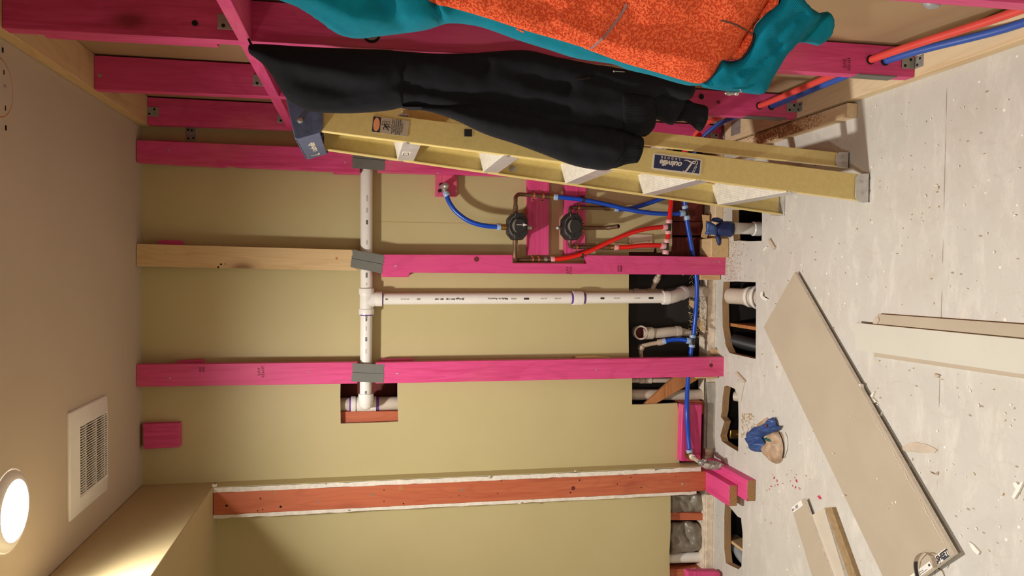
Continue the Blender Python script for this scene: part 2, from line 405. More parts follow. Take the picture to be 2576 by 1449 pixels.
struct(m.build('floor', ['floor', 'floor_cut']), 'dusty tan plywood subfloor with pipe holes cut along the back wall')
m = MB(); m.box(XW, XR, 2.2, 3.4, -.62, -.6); struct(m.build('floor', 'hole'), 'dark ground of the crawl space under the cut holes')
m = MB(); m.box(XW, XR, 2.2, 2.24, -.6, -.033); m.box(XW, XR, 3.14, 3.17, -.6, -.033)
struct(m.build('trim_2', 'black_board'), 'dark rim joist under the floor')
m = MB(); m.box(XW-.05, XR+.1, YB-.05, 3.45, H, H+.02); struct(m.build('ceiling', 'ceil'), 'tan painted flat ceiling')
m = MB(); m.box(XW, XL, 0.3, 3.17, ZB, H-.001); struct(m.build('ceiling', 'bulk', bevel=.004), 'lowered khaki bulkhead over the alcove on the left')
m = MB(); m.box(XW-.05, XW, YB, 3.45, -.05, H); struct(m.build('wall_left', 'wall'))
m = MB(); m.box(XW, XR+.1, YB-.05, YB, -.05, H); struct(m.build('wall_front', 'wall'))
m = MB(); m.box(XR, XR+.013, YB, 3.3, 0, H); struct(m.build('wall_right', 'kraft_wall'), 'tan back of the drywall seen between the pink studs')
# back wall drywall with its cut-outs
def wz(px, py): p = W(px, py, y=YW); return (p.x, YW, p.z)
vh = [wz(*p) for p in ((857, 935), (856, 1000), (857, 1066), (930, 1064), (1002, 1061), (1000, 1000), (1000, 935))]
out = [(XW, YW, H), (XR, YW, H), (XR, YW, W(1691, 500, y=YW).z)]+[wz(*p) for p in (
    (1691, 505), (1690, 560), (1691, 612), (1688, 632), (1655, 636), (1652, 622), (1646, 626), (1644, 634), (1582, 634), (1582, 700), (1581, 800), (1582, 905), (1590, 940), (1590, 1018), (1612, 1018),
    (1660, 1016), (1704, 1014), (1708, 1040), (1711, 1090), (1709, 1164), (1709, 1190), (1687, 1243), (1687, 1330), (1684, 1390), (1685, 1446))]
out += [(XW, YW, out[-1][2])]
m = MB(); m.holed(out, [vh], (0, .013, 0), 1, 1); struct(m.build('wall_back', ['wall', 'gyp']), 'khaki painted back wall with cut-outs along its foot')
wb_ = bpy.data.objects['wall_back']; wb_['_w'] = tuple(wb_.location)
p0, p1 = W(944, 558, y=YW-.0006), W(1262, 563, y=YW-.0006); m = MB(); m.prism([p0, p1, p1+Vector((.0009, 0, 0)), p0+Vector((.0009, 0, 0))], (0, .0004, 0)); plab(m.build('pencil_line', 'brace_wood', wb_), 'thin grey plumb line marked on the wall')
# wall cavity behind it
m = MB(); m.box(XW, XR, 3.30, 3.32, -.05, H); struct(m.build('wall_back', 'black_board'), 'black membrane at the back of the opened wall cavity')
m = MB(); m.box(XW, -.02, YW+.013, 3.268, 0, .038); struct(m.build('baseboard_back', 'plaster_strip', bevel=.002), 'old whitewashed wooden sole plate at the foot of the opened wall')
pl = W(1765, 960, y=YW); 
m = MB(); m.box(W(1790, 962, z=.03).x-.0, 0, YW+.0, YW+.013, 0, .03) if False else m
x0, x1 = W(1800, 1128, y=YW).x, W(1800, 962, y=YW).x
m.box(x0, x1, YW-.002, YW+.012, 0, .038); m.box(x0, x1, YW+.012, YW+.02, .038, .048)
struct(m.build('trim_3', 'metal_strip'), 'grey stained strip left along the sole plate below the wall cut-out')
# right bottom and top plates
m = MB(); m.box(.566, XR-.001, YB, 3.05, 0, .038); struct(m.build('baseboard_right', 'plate_wood', bevel=.002), 'pale pine bottom plate of the right-hand stud wall')
m = MB(); m.box(XI(2.4), XR-.001, YB, 3.164, 2.402, H-.001)
struct(m.build('trim_1', 'pine_y', bevel=.002), 'pine top plate of the right-hand stud wall under the ceiling')
# partition stub on the left: two drywall skins and the stud between
yS = 3.09
m = MB(); zt = ZB-.001
def rough(x0, x1, z0, z1, seed):
    rnd = random.Random(seed); mm = MB(); n = 60; L = []; Rr = []
    for i in range(n+1):
        z = z0+(z1-z0)*i/n; L.append((x0+rnd.uniform(-.0018, .0018), yS+.002, z)); Rr.append((x1+rnd.uniform(-.0018, .0018), yS+.002, z))
    mm.prism(L+list(reversed(Rr)), (0, YW-yS-.003, 0)); return mm
st = rough(-.8885, -.8700, .10, zt, 1).build('wall_partition', ['gyp']); struct(st, 'torn white gypsum edge of the partition stub, right side')
m = MB(); m.box(-.8679, -.8658, yS+.0015, YW-.001, .1, zt); struct(m.build('wall_partition', 'wall'), 'painted right skin of the partition stub')
st = rough(-.991, -.977, .12, zt, 2).build('wall_partition', ['gyp']); struct(st, 'torn white gypsum edge of the partition stub, left side')

# ================================================================== FURRING STUDS ON THE BACK WALL
def slab(px4, y0, y1, extra=None, side=None):
    """outline given by photo pixels on the plane y0, extruded back to y1"""
    mm = MB(); mm.prism([W(px, py, y=y0) for px, py in px4], (0, y1-y0, 0), side); return mm
def screw(parent, px, py, y, r=.0035):
    p = W(px, py, y=y); mm = MB(); mm.lathe(p+Vector((0, .0005, 0)), (0, -1, 0), [(0, r), (.0012, r), (.0016, r*.7), (.0007, .0004)], 10)
    return mm.build('screw_head', 'steel', parent)
def stud_thing(name, label, px, y0, y1, mat, group=None, screws=(), knot=None):
    t = thing(name, label, 'stud' if 'stud' in name else 'block', tuple(sum((W(a, b, y=y0) for a, b in px), Vector())/len(px)), group)
    slab(px, y0, y1).build('board', mat, t, bevel=.0015)
    for s in screws: screw(t, s[0], s[1], y0)
    return t
def stamp(t, px, py, y, lines, sz=.011, rot=True, mat='stamp'):
    p = W(px, py, y=y-.0006); mp = plane_map(p, (1, 0, 0), (0, 0, 1))
    lettering('stamp', [(s, sz, 0, -i*sz*1.0, 0, .0002) for i, s in enumerate(lines)], mp, mat, t)
G = 'flat studs standing off the back wall'
t = stud_thing('framing_stud', 'pink stud piece under the ceiling, right of the natural one', [(343, 352), (343, 408), (560, 420), (575, 417), (600, 420), (837, 431), (905, 436), (905, 376)], YF, 3.128, 'pink_z', None, [(426, 378), (868, 409)])
slab([(838, 425), (905, 429), (906, 436), (838, 435)], YF+.002, 3.150).build('backer_block', 'pink_z', t)
t = stud_thing('framing_stud', 'long pink stud piece passing behind the yellow ladder', [(950, 378), (950, 433), (1825, 459), (1825, 411)], YF, 3.128, 'pink_z', None, [(981, 404), (1102, 435)])
t = stud_thing('framing_stud', 'unstained natural pine stud piece under the ceiling', [(343, 613), (343, 670), (905, 681), (896, 676), (896, 628), (883, 628)], YF, 3.128, 'pine_z', None, [(419, 629), (861, 660)])
for a in ((556, 665, .0042), (549, 672, .004), (566, 664, .002), (847, 650, .005)):
    p = W(a[0], a[1], y=YF-.0004); m = MB(); m.lathe(p, (0, 1, 0), [(0, .0001), (0, a[2]), (.0006, a[2]*.9)], 10); plab(m.build('knot', 'hole' if a[2] < .0045 else 'brace_wood', t), 'dark knot')
t = stud_thing('framing_stud', 'pink stud piece standing on the floor, notched beside the shower valves',
    [(948, 640), (1290, 641), (1290, 662), (1476, 663), (1476, 642), (1825, 646), (1825, 692), (1030, 686), (1029, 697), (961, 697), (961, 688), (948, 686)], YF, 3.128, 'pink_z', None, [(995, 669), (1796, 659), (1810, 659), (1718, 691)])
p = W(1199, 652, y=YF-.0004); m = MB(); m.lathe(p, (0, 1, 0), [(0, .0001), (0, .011), (.0006, .0105)], 16); plab(m.build('knot', 'dark_board', t), 'round dark knot')
stamp(t, 1428, 680, YF, ['S-P-F', 'STUD'], .014); stamp(t, 1556, 676, YF, ['IIIIIIIIII', 'IIIIIIIIII'], .012); stamp(t, 1563, 676, YF, ['KD-HT'], .007)
t = stud_thing('framing_stud', 'pink stud piece from the ceiling down to the left grey tape', [(343, 917), (343, 973), (899, 965), (899, 911)], YF, 3.128, 'pink_z', None, [(428, 951), (776, 935)])
stamp(t, 504, 930, YF, ['IIIIIII', 'IIIIIII'], .012); stamp(t, 652, 935, YF, ['S-P-F', 'KD-HT'], .015)
t = stud_thing('framing_stud', 'pink stud piece from the left grey tape down to the floor', [(945, 912), (1825, 898), (1825, 947), (945, 965)], YF, 3.128, 'pink_z', None, [(1000, 940), (1500, 930), (1787, 909)])
p = W(1789, 919, y=YF-.0004); m = MB(); m.lathe(p, (0, 1, 0), [(0, .0001), (0, .009), (.0006, .0085)], 16); plab(m.build('knot', 'dark_board', t), 'dark knot')
# spacer blocks between wall and studs
def blk(label, px, y0, y1, mat='pink_z', name='spacer_block'):
    mm = slab(px, y0, y1); o = mm.build(name, mat, bevel=.0015); return tag(o, label, 'wood block')
blk('small pink spacer block peeking right of the natural pine stud', [(398, 604), (398, 640), (456, 640), (456, 605)], 3.129, YW)
blk('small pink spacer block behind the top of the right pink stud', [(395, 352), (395, 380), (452, 380), (452, 354)], 3.129, YW)
blk('pink spacer block behind the top of the left pink stud', [(445, 908), (445, 950), (510, 950), (510, 905)], 3.129, YW)
blk('pink spacer block at the left stud just below the tape', [(960, 904), (960, 930), (1040, 930), (1040, 903)], 3.129, YW)
blk('pink spacer block under the middle stud beside the tape', [(962, 660), (962, 694), (1030, 694), (1030, 660)], 3.129, YW)
blk('thin splintered pine spacer behind the foot of the left stud', [(1450, 897), (1450, 915), (1540, 915), (1536, 900), (1500, 896)], 3.129, YW, 'pine_z')
blk('pine offcut behind the foot of the left stud, edge showing below it', [(1752, 930), (1752, 952), (1806, 952), (1806, 930)], 3.10+.029, YW-.0005, 'pine_z')
blk('raw pine spacer behind the foot of the notched middle stud', [(1762, 670), (1762, 704), (1812, 704), (1812, 670)], 3.129, YW, 'pine_z')
blk('pink block fixed under the ceiling near the left corner', [(359, 1066), (361, 1130), (451, 1125), (451, 1065)], 3.128, YW-.0005, 'pink_z', 'ceiling_block')
# grey tape patches over the pipe
def tape(label, c4, y=YF-.0012):
    P = [W(*p, y=y) for p in c4]; rnd = random.Random(c4[0][1]); out = []
    def zig(a, b, n=9):
        r = []
        for i in range(n):
            t0 = i/n; q = a.lerp(b, t0); r.append(q); q2 = a.lerp(b, t0+.5/n); r.append(q2+Vector((0, 0, rnd.uniform(-.004, .004)+.002*(1 if a.z > 1.6 else -1))))
        return r
    out = [P[0]]+zig(P[1], P[2])+[P[2]]+zig(P[3], P[0])
    mm = MB(); mm.prism(out, (0, .0011, 0)); t = mm.build('tape_strip', 'tape'); tag(t, label, 'tape')
    a, b = P[0].lerp(P[3], .5), P[1].lerp(P[2], .5); off = Vector((0, -.0006, 0)); w = Vector((.0007, 0, 0))
    mm = MB(); mm.prism([a-w+off, b-w+off, b+w+off, a+w+off], (0, .0005, 0)); plab(mm.build('seam', 'ink', t), 'dark seam between the two tape strips'); return t
tape('grey tape over the pipe on the left pink stud', [(888, 914), (966, 917), (964, 963), (885, 960)])
tape('crooked grey tape joining natural pine and pink stud', [(888, 628), (966, 642), (961, 688), (882, 672)])
tape('grey tape on the right pink stud beside the ladder rail', [(888, 370), (969, 378), (967, 429), (887, 423)])

# ================================================================== RIGHT-HAND STUD WALL
def wall_stud(label, yt, yb, zt=2.40, group=None, notch=None):
    x1 = XR-.006; mm = MB()
    z0, z1 = .0385, 2.4015
    mm.hexa([(XI(z0), yb, z0), (x1, yb, z0), (x1, yb+.038, z0), (XI(z0), yb+.038, z0), (XI(z1), yt, z1), (x1, yt, z1), (x1, yt+.038, z1), (XI(z1), yt+.038, z1)])
    t = thing('framing_stud', label, 'stud', ((XI(0)+x1)/2, yb, .0385), None)
    mm.build('board', 'pink_z', t, bevel=.0015); return t
SY = [(1.345, 1.325), (1.93, 1.892), (2.526, 2.487), (3.100, 3.075)]
S0 = wall_stud('pink stud nearest the camera, mostly out of frame at the capped pipe', *SY[0])
S1 = wall_stud('wide pink stud behind the hanging jackets', *SY[1])
S2 = wall_stud('pink stud behind the black hoodie, next toward the corner', *SY[2])
S3 = wall_stud('pink stud in the corner beside the back wall', *SY[3])
def ys(i, z): return SY[i][1]+(SY[i][0]-SY[i][1])*z/2.4
# knots, holes and tape on these studs
def disc_on_y(t, px, py, y, r, mat, name='knot', sc=1.0, label=None):
    p = W(px, py, y=y-.0005); mm = MB(); v = [Vector((math.cos(a)*r, 0, math.sin(a)*r*sc)) for a in [k*math.pi/9 for k in range(18)]]
    mm.prism([p+q for q in v], (0, .0007, 0)); o = mm.build(name, mat, t)
    if label: o['label'] = label
    return o
disc_on_y(S1, 935, 86, 1.915, .0215, 'hole', 'drilled_hole', label='dark round hole drilled through the stud')
p = W(934, 84, y=1.914); m = MB(); m.lathe(p-Vector((0, .003, 0)), (0, 1, 0), [(0, .0001), (0, .0175), (.003, .018)], 20); plab(m.build('pipe_end', 'valve_grey', S1), 'grey pipe seen in the drilled hole')
disc_on_y(S2, 1765, 243, 2.49, .010, 'hole', 'knot', .9); disc_on_y(S2, 1808, 257, 2.49, .006, 'dark_board')
disc_on_y(S1, 490, 58, 1.92, .007, 'hole'); disc_on_y(S2, 251, 190, 2.525, .006, 'steel', 'nail_head')
p = W(2130, 160, y=1.892-.0012); lettering('stamp', [('S-P-F', .012, 0, .006, 0, .0003), ('KD-HT', .012, 0, -.008, 0, .0003)], plane_map(p, (1, 0, 0), (0, 0, 1)), 'stamp', S1)
p = W(1735, 262, y=2.487-.0012)
for (S_, y, a, b) in ((S1, 1.892, 2148, 2244), (S2, 2.487, 1870, 1972)):
    za, zb_ = W(a, 197, y=y+.02).z, W(b, 200, y=y+.02).z
    if S_ is S2: za, zb_ = W(a, 292, y=y+.02).z, W(b, 296, y=y+.02).z
    m = MB(); m.box(XI(.15)-.0022, XI(.15)+.001, y-.001, y+.040, min(za, zb_), max(za, zb_)); plab(m.build('nail_plate', 'tape', S_), 'dark grey steel nail plate')
# horizontal blocking between studs
for i, lab in ((0, 'pink blocking piece between the two nearest studs, above the orange jacket'), (1, 'pink blocking piece behind the top of the black hoodie'), (2, 'short pink blocking piece reaching the corner stud')):
    zc = 1.866
    m = MB(); m.box(XI(zc), XR-.006, ys(i, zc)+.0385, ys(i+1, zc)-.0005, zc-.014, zc+.018 if i else zc+.016)
    tag(m.build('blocking_piece', 'pink_y', bevel=.0015), lab, 'wood block')
m = MB(); m.box(XI(1.866), XR-.006, .2, ys(0, 1.86)-.0005, 1.852, 1.884); tag(m.build('blocking_piece', 'pink_y', bevel=.0015), 'pink blocking piece running out of frame above the teal jacket', 'wood block')
za, zb_ = W(100, 80, y=1.95).z, W(543, 115, y=1.95).z
m = MB(); m.hexa([(XI(zb_), ys(1, zb_)+.0385, zb_), (XR-.03, ys(1, zb_)+.0385, zb_), (XR-.03, ys(1, zb_)+.068, zb_), (XI(zb_), ys(1, zb_)+.068, zb_), (XI(za), ys(1, za)+.0385, za), (XR-.03, ys(1, za)+.0385, za), (XR-.03, ys(1, za)+.068, za), (XI(za), ys(1, za)+.068, za)])
tag(m.build('scab_board', 'pink_z', bevel=.0015), 'short pink board doubled behind the upper part of the widest stud', 'board')
# zinc angle brackets
def bracket(label, i, px, py, on='y', up=True, w=.036, h=.046):
    y = ys(i, W(px, py, y=SY[i][0]).z)-.0012; c = W(px, py, y=y)
    t = thing('angle_bracket', label, 'bracket', tuple(c))
    mm = MB(); mm.box(c.x-w/2, c.x+w/2, y-.0018, y, c.z-h/2, c.z+h/2); mm.build('plate', 'zinc', t, bevel=.0008)
    for dx, dz in ((-.009, .010), (.009, -.008)):
        q = MB(); q.lathe((c.x+dx, y-.002, c.z+dz), (0, -1, 0), [(0, .0045), (.0005, .0045), (.0006, .0002)], 12); plab(q.build('screw_hole', 'hole', t), 'dark screw hole')
    return t, c, y
for (lab, i, px, py, foot) in (('zinc bracket on the big stud above the blocking', 1, 573, 56, -1), ('zinc bracket on the second stud, half behind the blocking', 2, 655, 203, -1), ('zinc bracket on the corner stud beside the ladder cap', 3, 713, 298, -1),
        ('zinc bracket at the top of the corner stud', 3, 383, 281, 1)):
    t, c, y = bracket(lab, i, px, py)
    q = MB(); zz = c.z+foot*.023; q.box(c.x-.018, c.x+.018, y-.030, y-.0018, zz-.0009, zz+.0009); q.build('foot_plate', 'zinc', t, bevel=.0006)
for (lab, i, px, py) in (('zinc bracket at the foot of the stud crossed by the pex lines', 1, 2284, 158), ('zinc bracket at the foot of the second stud', 2, 1992, 271), ('zinc bracket at the foot of the corner stud', 3, 1797, 345)):
    t, c, y = bracket(lab, i, px, py, w=.034, h=.040)
    q = MB(); q.box(c.x-.017, c.x+.017, y-.034, y-.0018, .0384, .0400); q.build('foot_plate', 'zinc', t, bevel=.0006)
    for dx, dy in ((-.008, -.012), (.008, -.022)):
        q = MB(); q.lathe((c.x+dx, y+dy, .0400), (0, 0, 1), [(0, .0042), (.0005, .0042), (.0006, .0002)], 12); plab(q.build('screw_hole', 'hole', t), 'dark screw hole')
# bracket on the back wall between corner stud and furring
c = W(480, 336, y=YW-.0012); t = thing('angle_bracket', 'zinc bracket screwed flat to the back wall beside the corner stud', 'bracket', tuple(c))
m = MB(); m.box(c.x-.030, c.x+.026, c.y-.0018, c.y, c.z-.018, c.z+.018); m.build('plate', 'zinc', t, bevel=.0008)
for dx, dz in ((-.020, .009), (-.018, -.010), (.012, -.004), (.014, .010)):
    q = MB(); q.lathe((c.x+dx, c.y-.002, c.z+dz), (0, -1, 0), [(0, .0042), (.0005, .0042), (.0006, .0002)], 12); plab(q.build('screw_hole', 'hole', t), 'dark screw hole')
m = MB(); m.box(.585, .645, 2.905, 2.985, .0385, .0400); tag(m.build('steel_shim', 'zinc'), 'small grey steel plate lying on the bottom plate near the corner', 'metal plate')

# ================================================================== CEILING FITTINGS
fx0, fx1, fy0, fy1 = -.762, -.436, 2.412, 2.735
t = thing('exhaust_fan_grille', 'white square exhaust fan grille in the tan ceiling', 'vent', ((fx0+fx1)/2, (fy0+fy1)/2, H-.02))
gx0, gx1, gy0, gy1 = fx0+.060, fx1-.055, fy0+.052, fy1-.030
m = MB(); zt, zb = H-.0005, H-.016
O = [(fx0, fy0), (fx1, fy0), (fx1, fy1), (fx0, fy1)]; I = [(gx0, gy0), (gx1, gy0), (gx1, gy1), (gx0, gy1)]
def ring(mm, O, I, z_out, z_in, ztop):
    a = [mm.b.verts.new((x, y, ztop)) for x, y in O]; b_ = [mm.b.verts.new((x, y, z_out)) for x, y in O]
    c_ = [mm.b.verts.new((x, y, z_in)) for x, y in I]; d_ = [mm.b.verts.new((x, y, ztop)) for x, y in I]
    for i in range(4):
        j = (i+1) % 4
        mm._f([a[i], a[j], b_[j], b_[i]]); mm._f([b_[i], b_[j], c_[j], c_[i]]); mm._f([c_[i], c_[j], d_[j], d_[i]])
ring(m, O, I, H-.008, H-.020, H-.0005); m.build('frame', 'white', t, bevel=.004)
m = MB(); m.box(gx0, gx1, gy0, gy1, H-.004, H-.002); m.build('backing', 'hole', t)
n = 27
m = MB()
for i in range(n):
    x = gx0+(gx1-gx0)*(i+.5)/n; m.box(x-.0013, x+.0013, gy0, gy1, H-.0200, H-.0165)
m.build('slats', 'white', t)
m = MB()
for f_ in (.18, .55, .88):
    y = gy0+(gy1-gy0)*f_; m.box(gx0, gx1, y-.002, y+.002, H-.0195, H-.008)
m.build('cross_bar', 'white', t)
for k, (lx, ly) in enumerate(LAMP_SPOTS):
    lab = ['round glowing recessed ceiling lamp beside the exhaust grille', 'round recessed ceiling lamp above the camera', 'round recessed ceiling lamp far behind the camera'][k]
    t = thing('recessed_lamp', lab, 'ceiling lamp', (lx, ly, H-.016), 'recessed ceiling lamps')
    m = MB(); m.lathe((lx, ly, H-.0005), (0, 0, -1), [(0, .100), (.004, .098), (.010, .088), (.013, .080), (.013, .076), (.006, .074)], 48); m.build('trim_ring', 'white', t)
    m = MB(); m.lathe((lx, ly, H-.0005), (0, 0, -1), [(.0085, .0755), (.0115, .060), (.0125, .0001)], 48); m.build('diffuser', 'lamp', t)
    ld = bpy.data.lights.new('lamp_light', 'SPOT'); ld.energy = LAMP_W[k]; ld.color = LAMPCOL; ld.spot_size = math.radians(164); ld.spot_blend = 1.0; ld.shadow_soft_size = .055
    lo = bpy.data.objects.new('lamp_light', ld); COL.objects.link(lo); lo.parent = t; lo.location = (0, 0, -.012)
# round cover cut-out in the ceiling, top left of the photo
c = W(-3, 218, z=H); c.z = H
rc = .070
m = MB(); m.lathe((c.x, c.y, H), (0, 0, -1), [(0, rc), (.0016, rc-.002), (.0018, .0001)], 48)
t = m.build('ceiling_cover', 'ceil'); tag(t, 'round paint-coloured cover disc on the ceiling near the top plate', 'ceiling cover')
m = MB(); m.lathe((c.x, c.y, H-.0001), (0, 0, -1), [(0, rc+.0022), (.0007, rc+.0022), (.0007, rc-.0005)], 48); plab(m.build('cut_line', 'brace_wood', t), 'brown cut line around the disc')
for (a, b) in ((8, 126), (10, 182), (14, 272), (16, 322)):
    q = W(a, b, z=H-.0022); m = MB(); m.box(q.x-.006, q.x+.006, q.y-.0018, q.y+.0018, H-.0026, H-.0002); plab(m.build('slot', 'hole', t), 'small dark slot')
q = W(12, 219, z=H-.002); m = MB(); m.lathe(q, (0, 0, -1), [(-.001, .006), (.001, .006), (.003, .002), (.003, .0001)], 14); m.build('screw_head', 'steel', t)
# ================================================================== PLUMBING
def pathpx(pts, n=8, sm=True):
    """pts: (px, py, y) or (px, py, 'x'/'z', value)"""
    P = []
    for p in pts:
        if len(p) == 3: P.append(W(p[0], p[1], y=p[2]))
        else: P.append(W(p[0], p[1], **{p[2]: p[3]}))
    return smooth_path(P, n) if sm else P
def seg(mm, a, b, r, n=20): mm.lathe(a, (b-a), [(0, .0001), (0, r), ((b-a).length, r), ((b-a).length, .0001)], n); return mm
def hub(a, b, r, name, mat, parent, lip=.0015):
    L = (b-a).length; mm = MB(); mm.lathe(a, (b-a), [(0, r-.006), (0, r), (L*.15, r+lip*.3), (L*.85, r+lip*.3), (L, r), (L, r-.006)], 28); return mm.build(name, mat, parent)
YP = 3.128; RP = .0242
def P3(px, py, y=YP): return W(px, py, y=y)
# horizontal vent pipe through the studs + tee + drop pipe
A = P3(930, 345); B = P3(925, 500); T = P3(922, 755); E_ = P3(917, 1012)
zt = T.z
A.z = B.z = zt+.003; E_.z = zt+.001
t = thing('vent_pipe', 'white vent pipe running level through the taped studs, with a tee and long drop', 'pipe', tuple(T))
m = MB(); m.tube([A, B, T, E_], RP, 28); m.build('level_pipe', 'pvc', t)
# tee
x1, x2 = P3(908, 726).x, P3(908, 790).x
m = MB(); m.tube([Vector((x1, YP, zt)), Vector((x2, YP, zt))], .0275, 28); m.build('tee_body', 'pvc', t)
hub(Vector((x1+.001, YP, zt)), Vector((P3(908, 741).x, YP, zt)), .0305, 'tee_hub', 'pvc', t)
hub(Vector((P3(908, 777).x, YP, zt)), Vector((x2-.001, YP, zt)), .0305, 'tee_hub', 'pvc', t)
VX = P3(955, 752).x
m = MB(); m.tube(smooth_path([Vector((VX-.018, YP, zt)), Vector((VX-.010, YP, zt-.014)), Vector((VX, YP, zt-.034)), Vector((VX, YP, P3(947, 752).z-.002))], 8), [.022]+[.0275]*24, 28); m.build('tee_branch', 'pvc', t)
vz0, vz1 = P3(945, 752).z, P3(961, 752).z
hub(Vector((VX, YP, vz0)), Vector((VX, YP, vz1)), .0305, 'tee_hub', 'pvc', t)
for (px, py) in ((964, 0),):
    m = MB(); seg(m, Vector((VX, YP, vz1+.001)), Vector((VX, YP, vz1-.005)), RP+.0006); plab(m.build('primer_ring', 'purple', t), 'purple primer stain')
m = MB(); xx = P3(921, 793).x; seg(m, Vector((xx+.004, YP, zt)), Vector((xx-.002, YP, zt)), RP+.0006); plab(m.build('primer_ring', 'purple', t), 'purple primer stain')
# drop pipe
Vt = Vector((VX, YP, vz1)); Vb = P3(1672, 749, 3.135); 
m = MB(); m.tube([Vt, Vb], RP, 28); m.build('drop_pipe', 'pvc', t)
D = (Vb-Vt).normalized()
def along(px): 
    z = P3(px, 752).z; f = (z-Vt.z)/(Vb.z-Vt.z); return Vt.lerp(Vb, f)
hub(along(1441), along(1466), .0300, 'coupling', 'pvc', t)
for a, b_ in ((1436, 1442), (1466, 1472)):
    m = MB(); seg(m, along(a), along(b_), RP+.0007); plab(m.build('primer_ring', 'purple', t), 'purple primer stain')
hub(along(1668), along(1683), .0305, 'elbow_hub', 'pvc', t)
# offset elbows
p1 = along(1683); p2 = P3(1698, 745, 3.15); p3 = P3(1716, 737, 3.178); p4 = P3(1738, 734, 3.20); p5 = P3(1779, 734, 3.20)
m = MB(); m.tube(smooth_path([along(1676), p1, p2, p3], 8), .0285, 28); m.build('elbow', 'pvc', t)
m = MB(); m.tube(smooth_path([p3-(p4-p3)*.4, p3, p4, p5], 8), .0262, 28); plab(m.build('lower_pipe', 'pvc_old', t), 'stained lower pipe end')
d = (p3-p2).normalized(); hub(p3-d*.010, p3+d*.012, .0315, 'elbow_hub', 'pvc', t)
# left elbow turning into the wall cavity
d0 = P3(917, 990); d1 = P3(917, 1003)
hub(Vector((d0.x, YP, zt)), Vector((d1.x-.006, YP, zt)), .0305, 'elbow_hub', 'pvc', t)
cx_ = P3(918, 1016).x
m = MB(); m.tube(smooth_path([Vector((cx_+.026, YP, zt)), Vector((cx_+.012, YP, zt)), Vector((cx_+.002, YP+.010, zt)), Vector((cx_, YP+.026, zt)), Vector((cx_, YP+.06, zt))], 8), .0285, 28); m.ball((cx_+.003, YP+.004, zt), .0287, 20, 14); m.build('elbow', 'pvc', t)
# print on the pipes
def wrap(axis_pt, sgn_z, r=RP):
    return None
def vpipe_map(px, roll=.0):
    c = along(px)
    def f(x, y):       # text reads upward, letter tops to the left
        a = -math.pi/2+(-(y)/RP)+roll
        return Vector((c.x+math.cos(a)*(RP+.0007), c.y+math.sin(a)*(RP+.0007), c.z+x))
    return f
def hmap(px_y):
    c = Vector((P3(921, px_y).x, YP, zt))
    def f(x, y):       # text runs to the left, tops up
        a = -math.pi/2+(y/RP)
        return Vector((c.x+x, c.y+math.sin(a)*(RP+.0007), c.z+math.cos(a)*(RP+.0007)))
    return f
for px, txt, sz, mt, b_ in ((1250, 'Made in America', .0125, 'ink', .0002), (1155, 'JM Eagle', .0105, 'ink', .0003), (1132, 'PVC 1120', .009, 'ink', .0004), (1104, 'UPC  NSF', .009, 'ink', .0003), (1290, 'IIIIIIIIIII', .0085, 'ink_grey', .0001), (1322, 'IIIIIIIII', .010, 'ink', .0006),
        (1365, 'IIIII IIIIIII', .0085, 'ink_grey', 0), (1400, 'IIII IIIIIIII', .0085, 'ink_grey', 0), (1512, 'IIIIIII', .010, 'ink', .0007), (1548, 'IIIIIIII IIIII', .008, 'ink_grey', 0), (1600, 'IIIIIII IIII', .0085, 'ink_grey', 0), (1634, 'IIIIIIIII', .010, 'ink', .0007), (1052, 'IIIIIII', .0085, 'ink_grey', .0003), (1018, 'IIIII IIIII IIIII', .008, 'ink_grey', 0), (972, 'IIIII', .0085, 'ink', .0002)):
    lettering('print', [(txt, sz, 0, 0, 0, b_)], vpipe_map(px), mt, t)
for py, txt, sz, mt in ((560, 'IIIIIII', .010, 'ink'), (692, 'IIIIIIII', .010, 'ink'), (714, 'IIIII', .008, 'ink_grey'), (799, 'MADE', .010, 'ink'), (825, 'IIIIIIIII', .0085, 'ink_grey'), (852, 'IIIIIII', .010, 'ink'), (882, 'IIIIIIIII', .0085, 'ink_grey'), (985, 'IIII', .011, 'ink'), (500, 'IIIIIIIIIIII', .0085, 'ink_grey'), (530, 'IIIIIIIII', .0085, 'ink_grey'), (610, 'IIIIIIIII', .0085, 'ink_grey')):
    lettering('print', [(txt, sz, 0, 0, 0, .0004 if mt == 'ink' else 0)], hmap(py), mt, t)
# old stack inside the square cut-out
YC = 3.222
t = thing('drain_stack', 'old white drain pipe standing inside the square wall cut-out', 'pipe', tuple(W(930, 1018, y=YC)))
top, bot = W(835, 1018, y=YC), W(1025, 1018, y=YC)
m = MB(); m.tube([top, Vector((top.x, YC, bot.z))], .0285, 28); plab(m.build('pipe', 'pvc_old', t), 'aged white pipe')
q = lambda px: Vector((top.x, YC, W(px, 1018, y=YC).z))
hub(q(883), q(895), .0345, 'collar', 'pvc', t); hub(q(897), q(946), .0325, 'tee_body', 'pvc', t, .002)
m = MB(); seg(m, q(946), q(953), .0293); plab(m.build('primer_ring', 'purple', t), 'purple primer stain')
m = MB(); seg(m, q(879), q(883), .0293); plab(m.build('primer_ring', 'purple', t), 'purple primer stain')
o = slab([(845, 1036), (845, 1085), (1012, 1080), (1012, 1034)], 3.196, 3.264).build('wall_stud', 'redwood_z', bevel=.002); tag(o, 'orange-stained stud edge inside the square wall cut-out', 'stud')
o = slab([(850, 900), (850, 1050), (1010, 1050), (1010, 900)], 3.272, 3.29).build('sheathing_board', 'dark_board'); tag(o, 'dark brown board behind the pipe in the square cut-out', 'board')

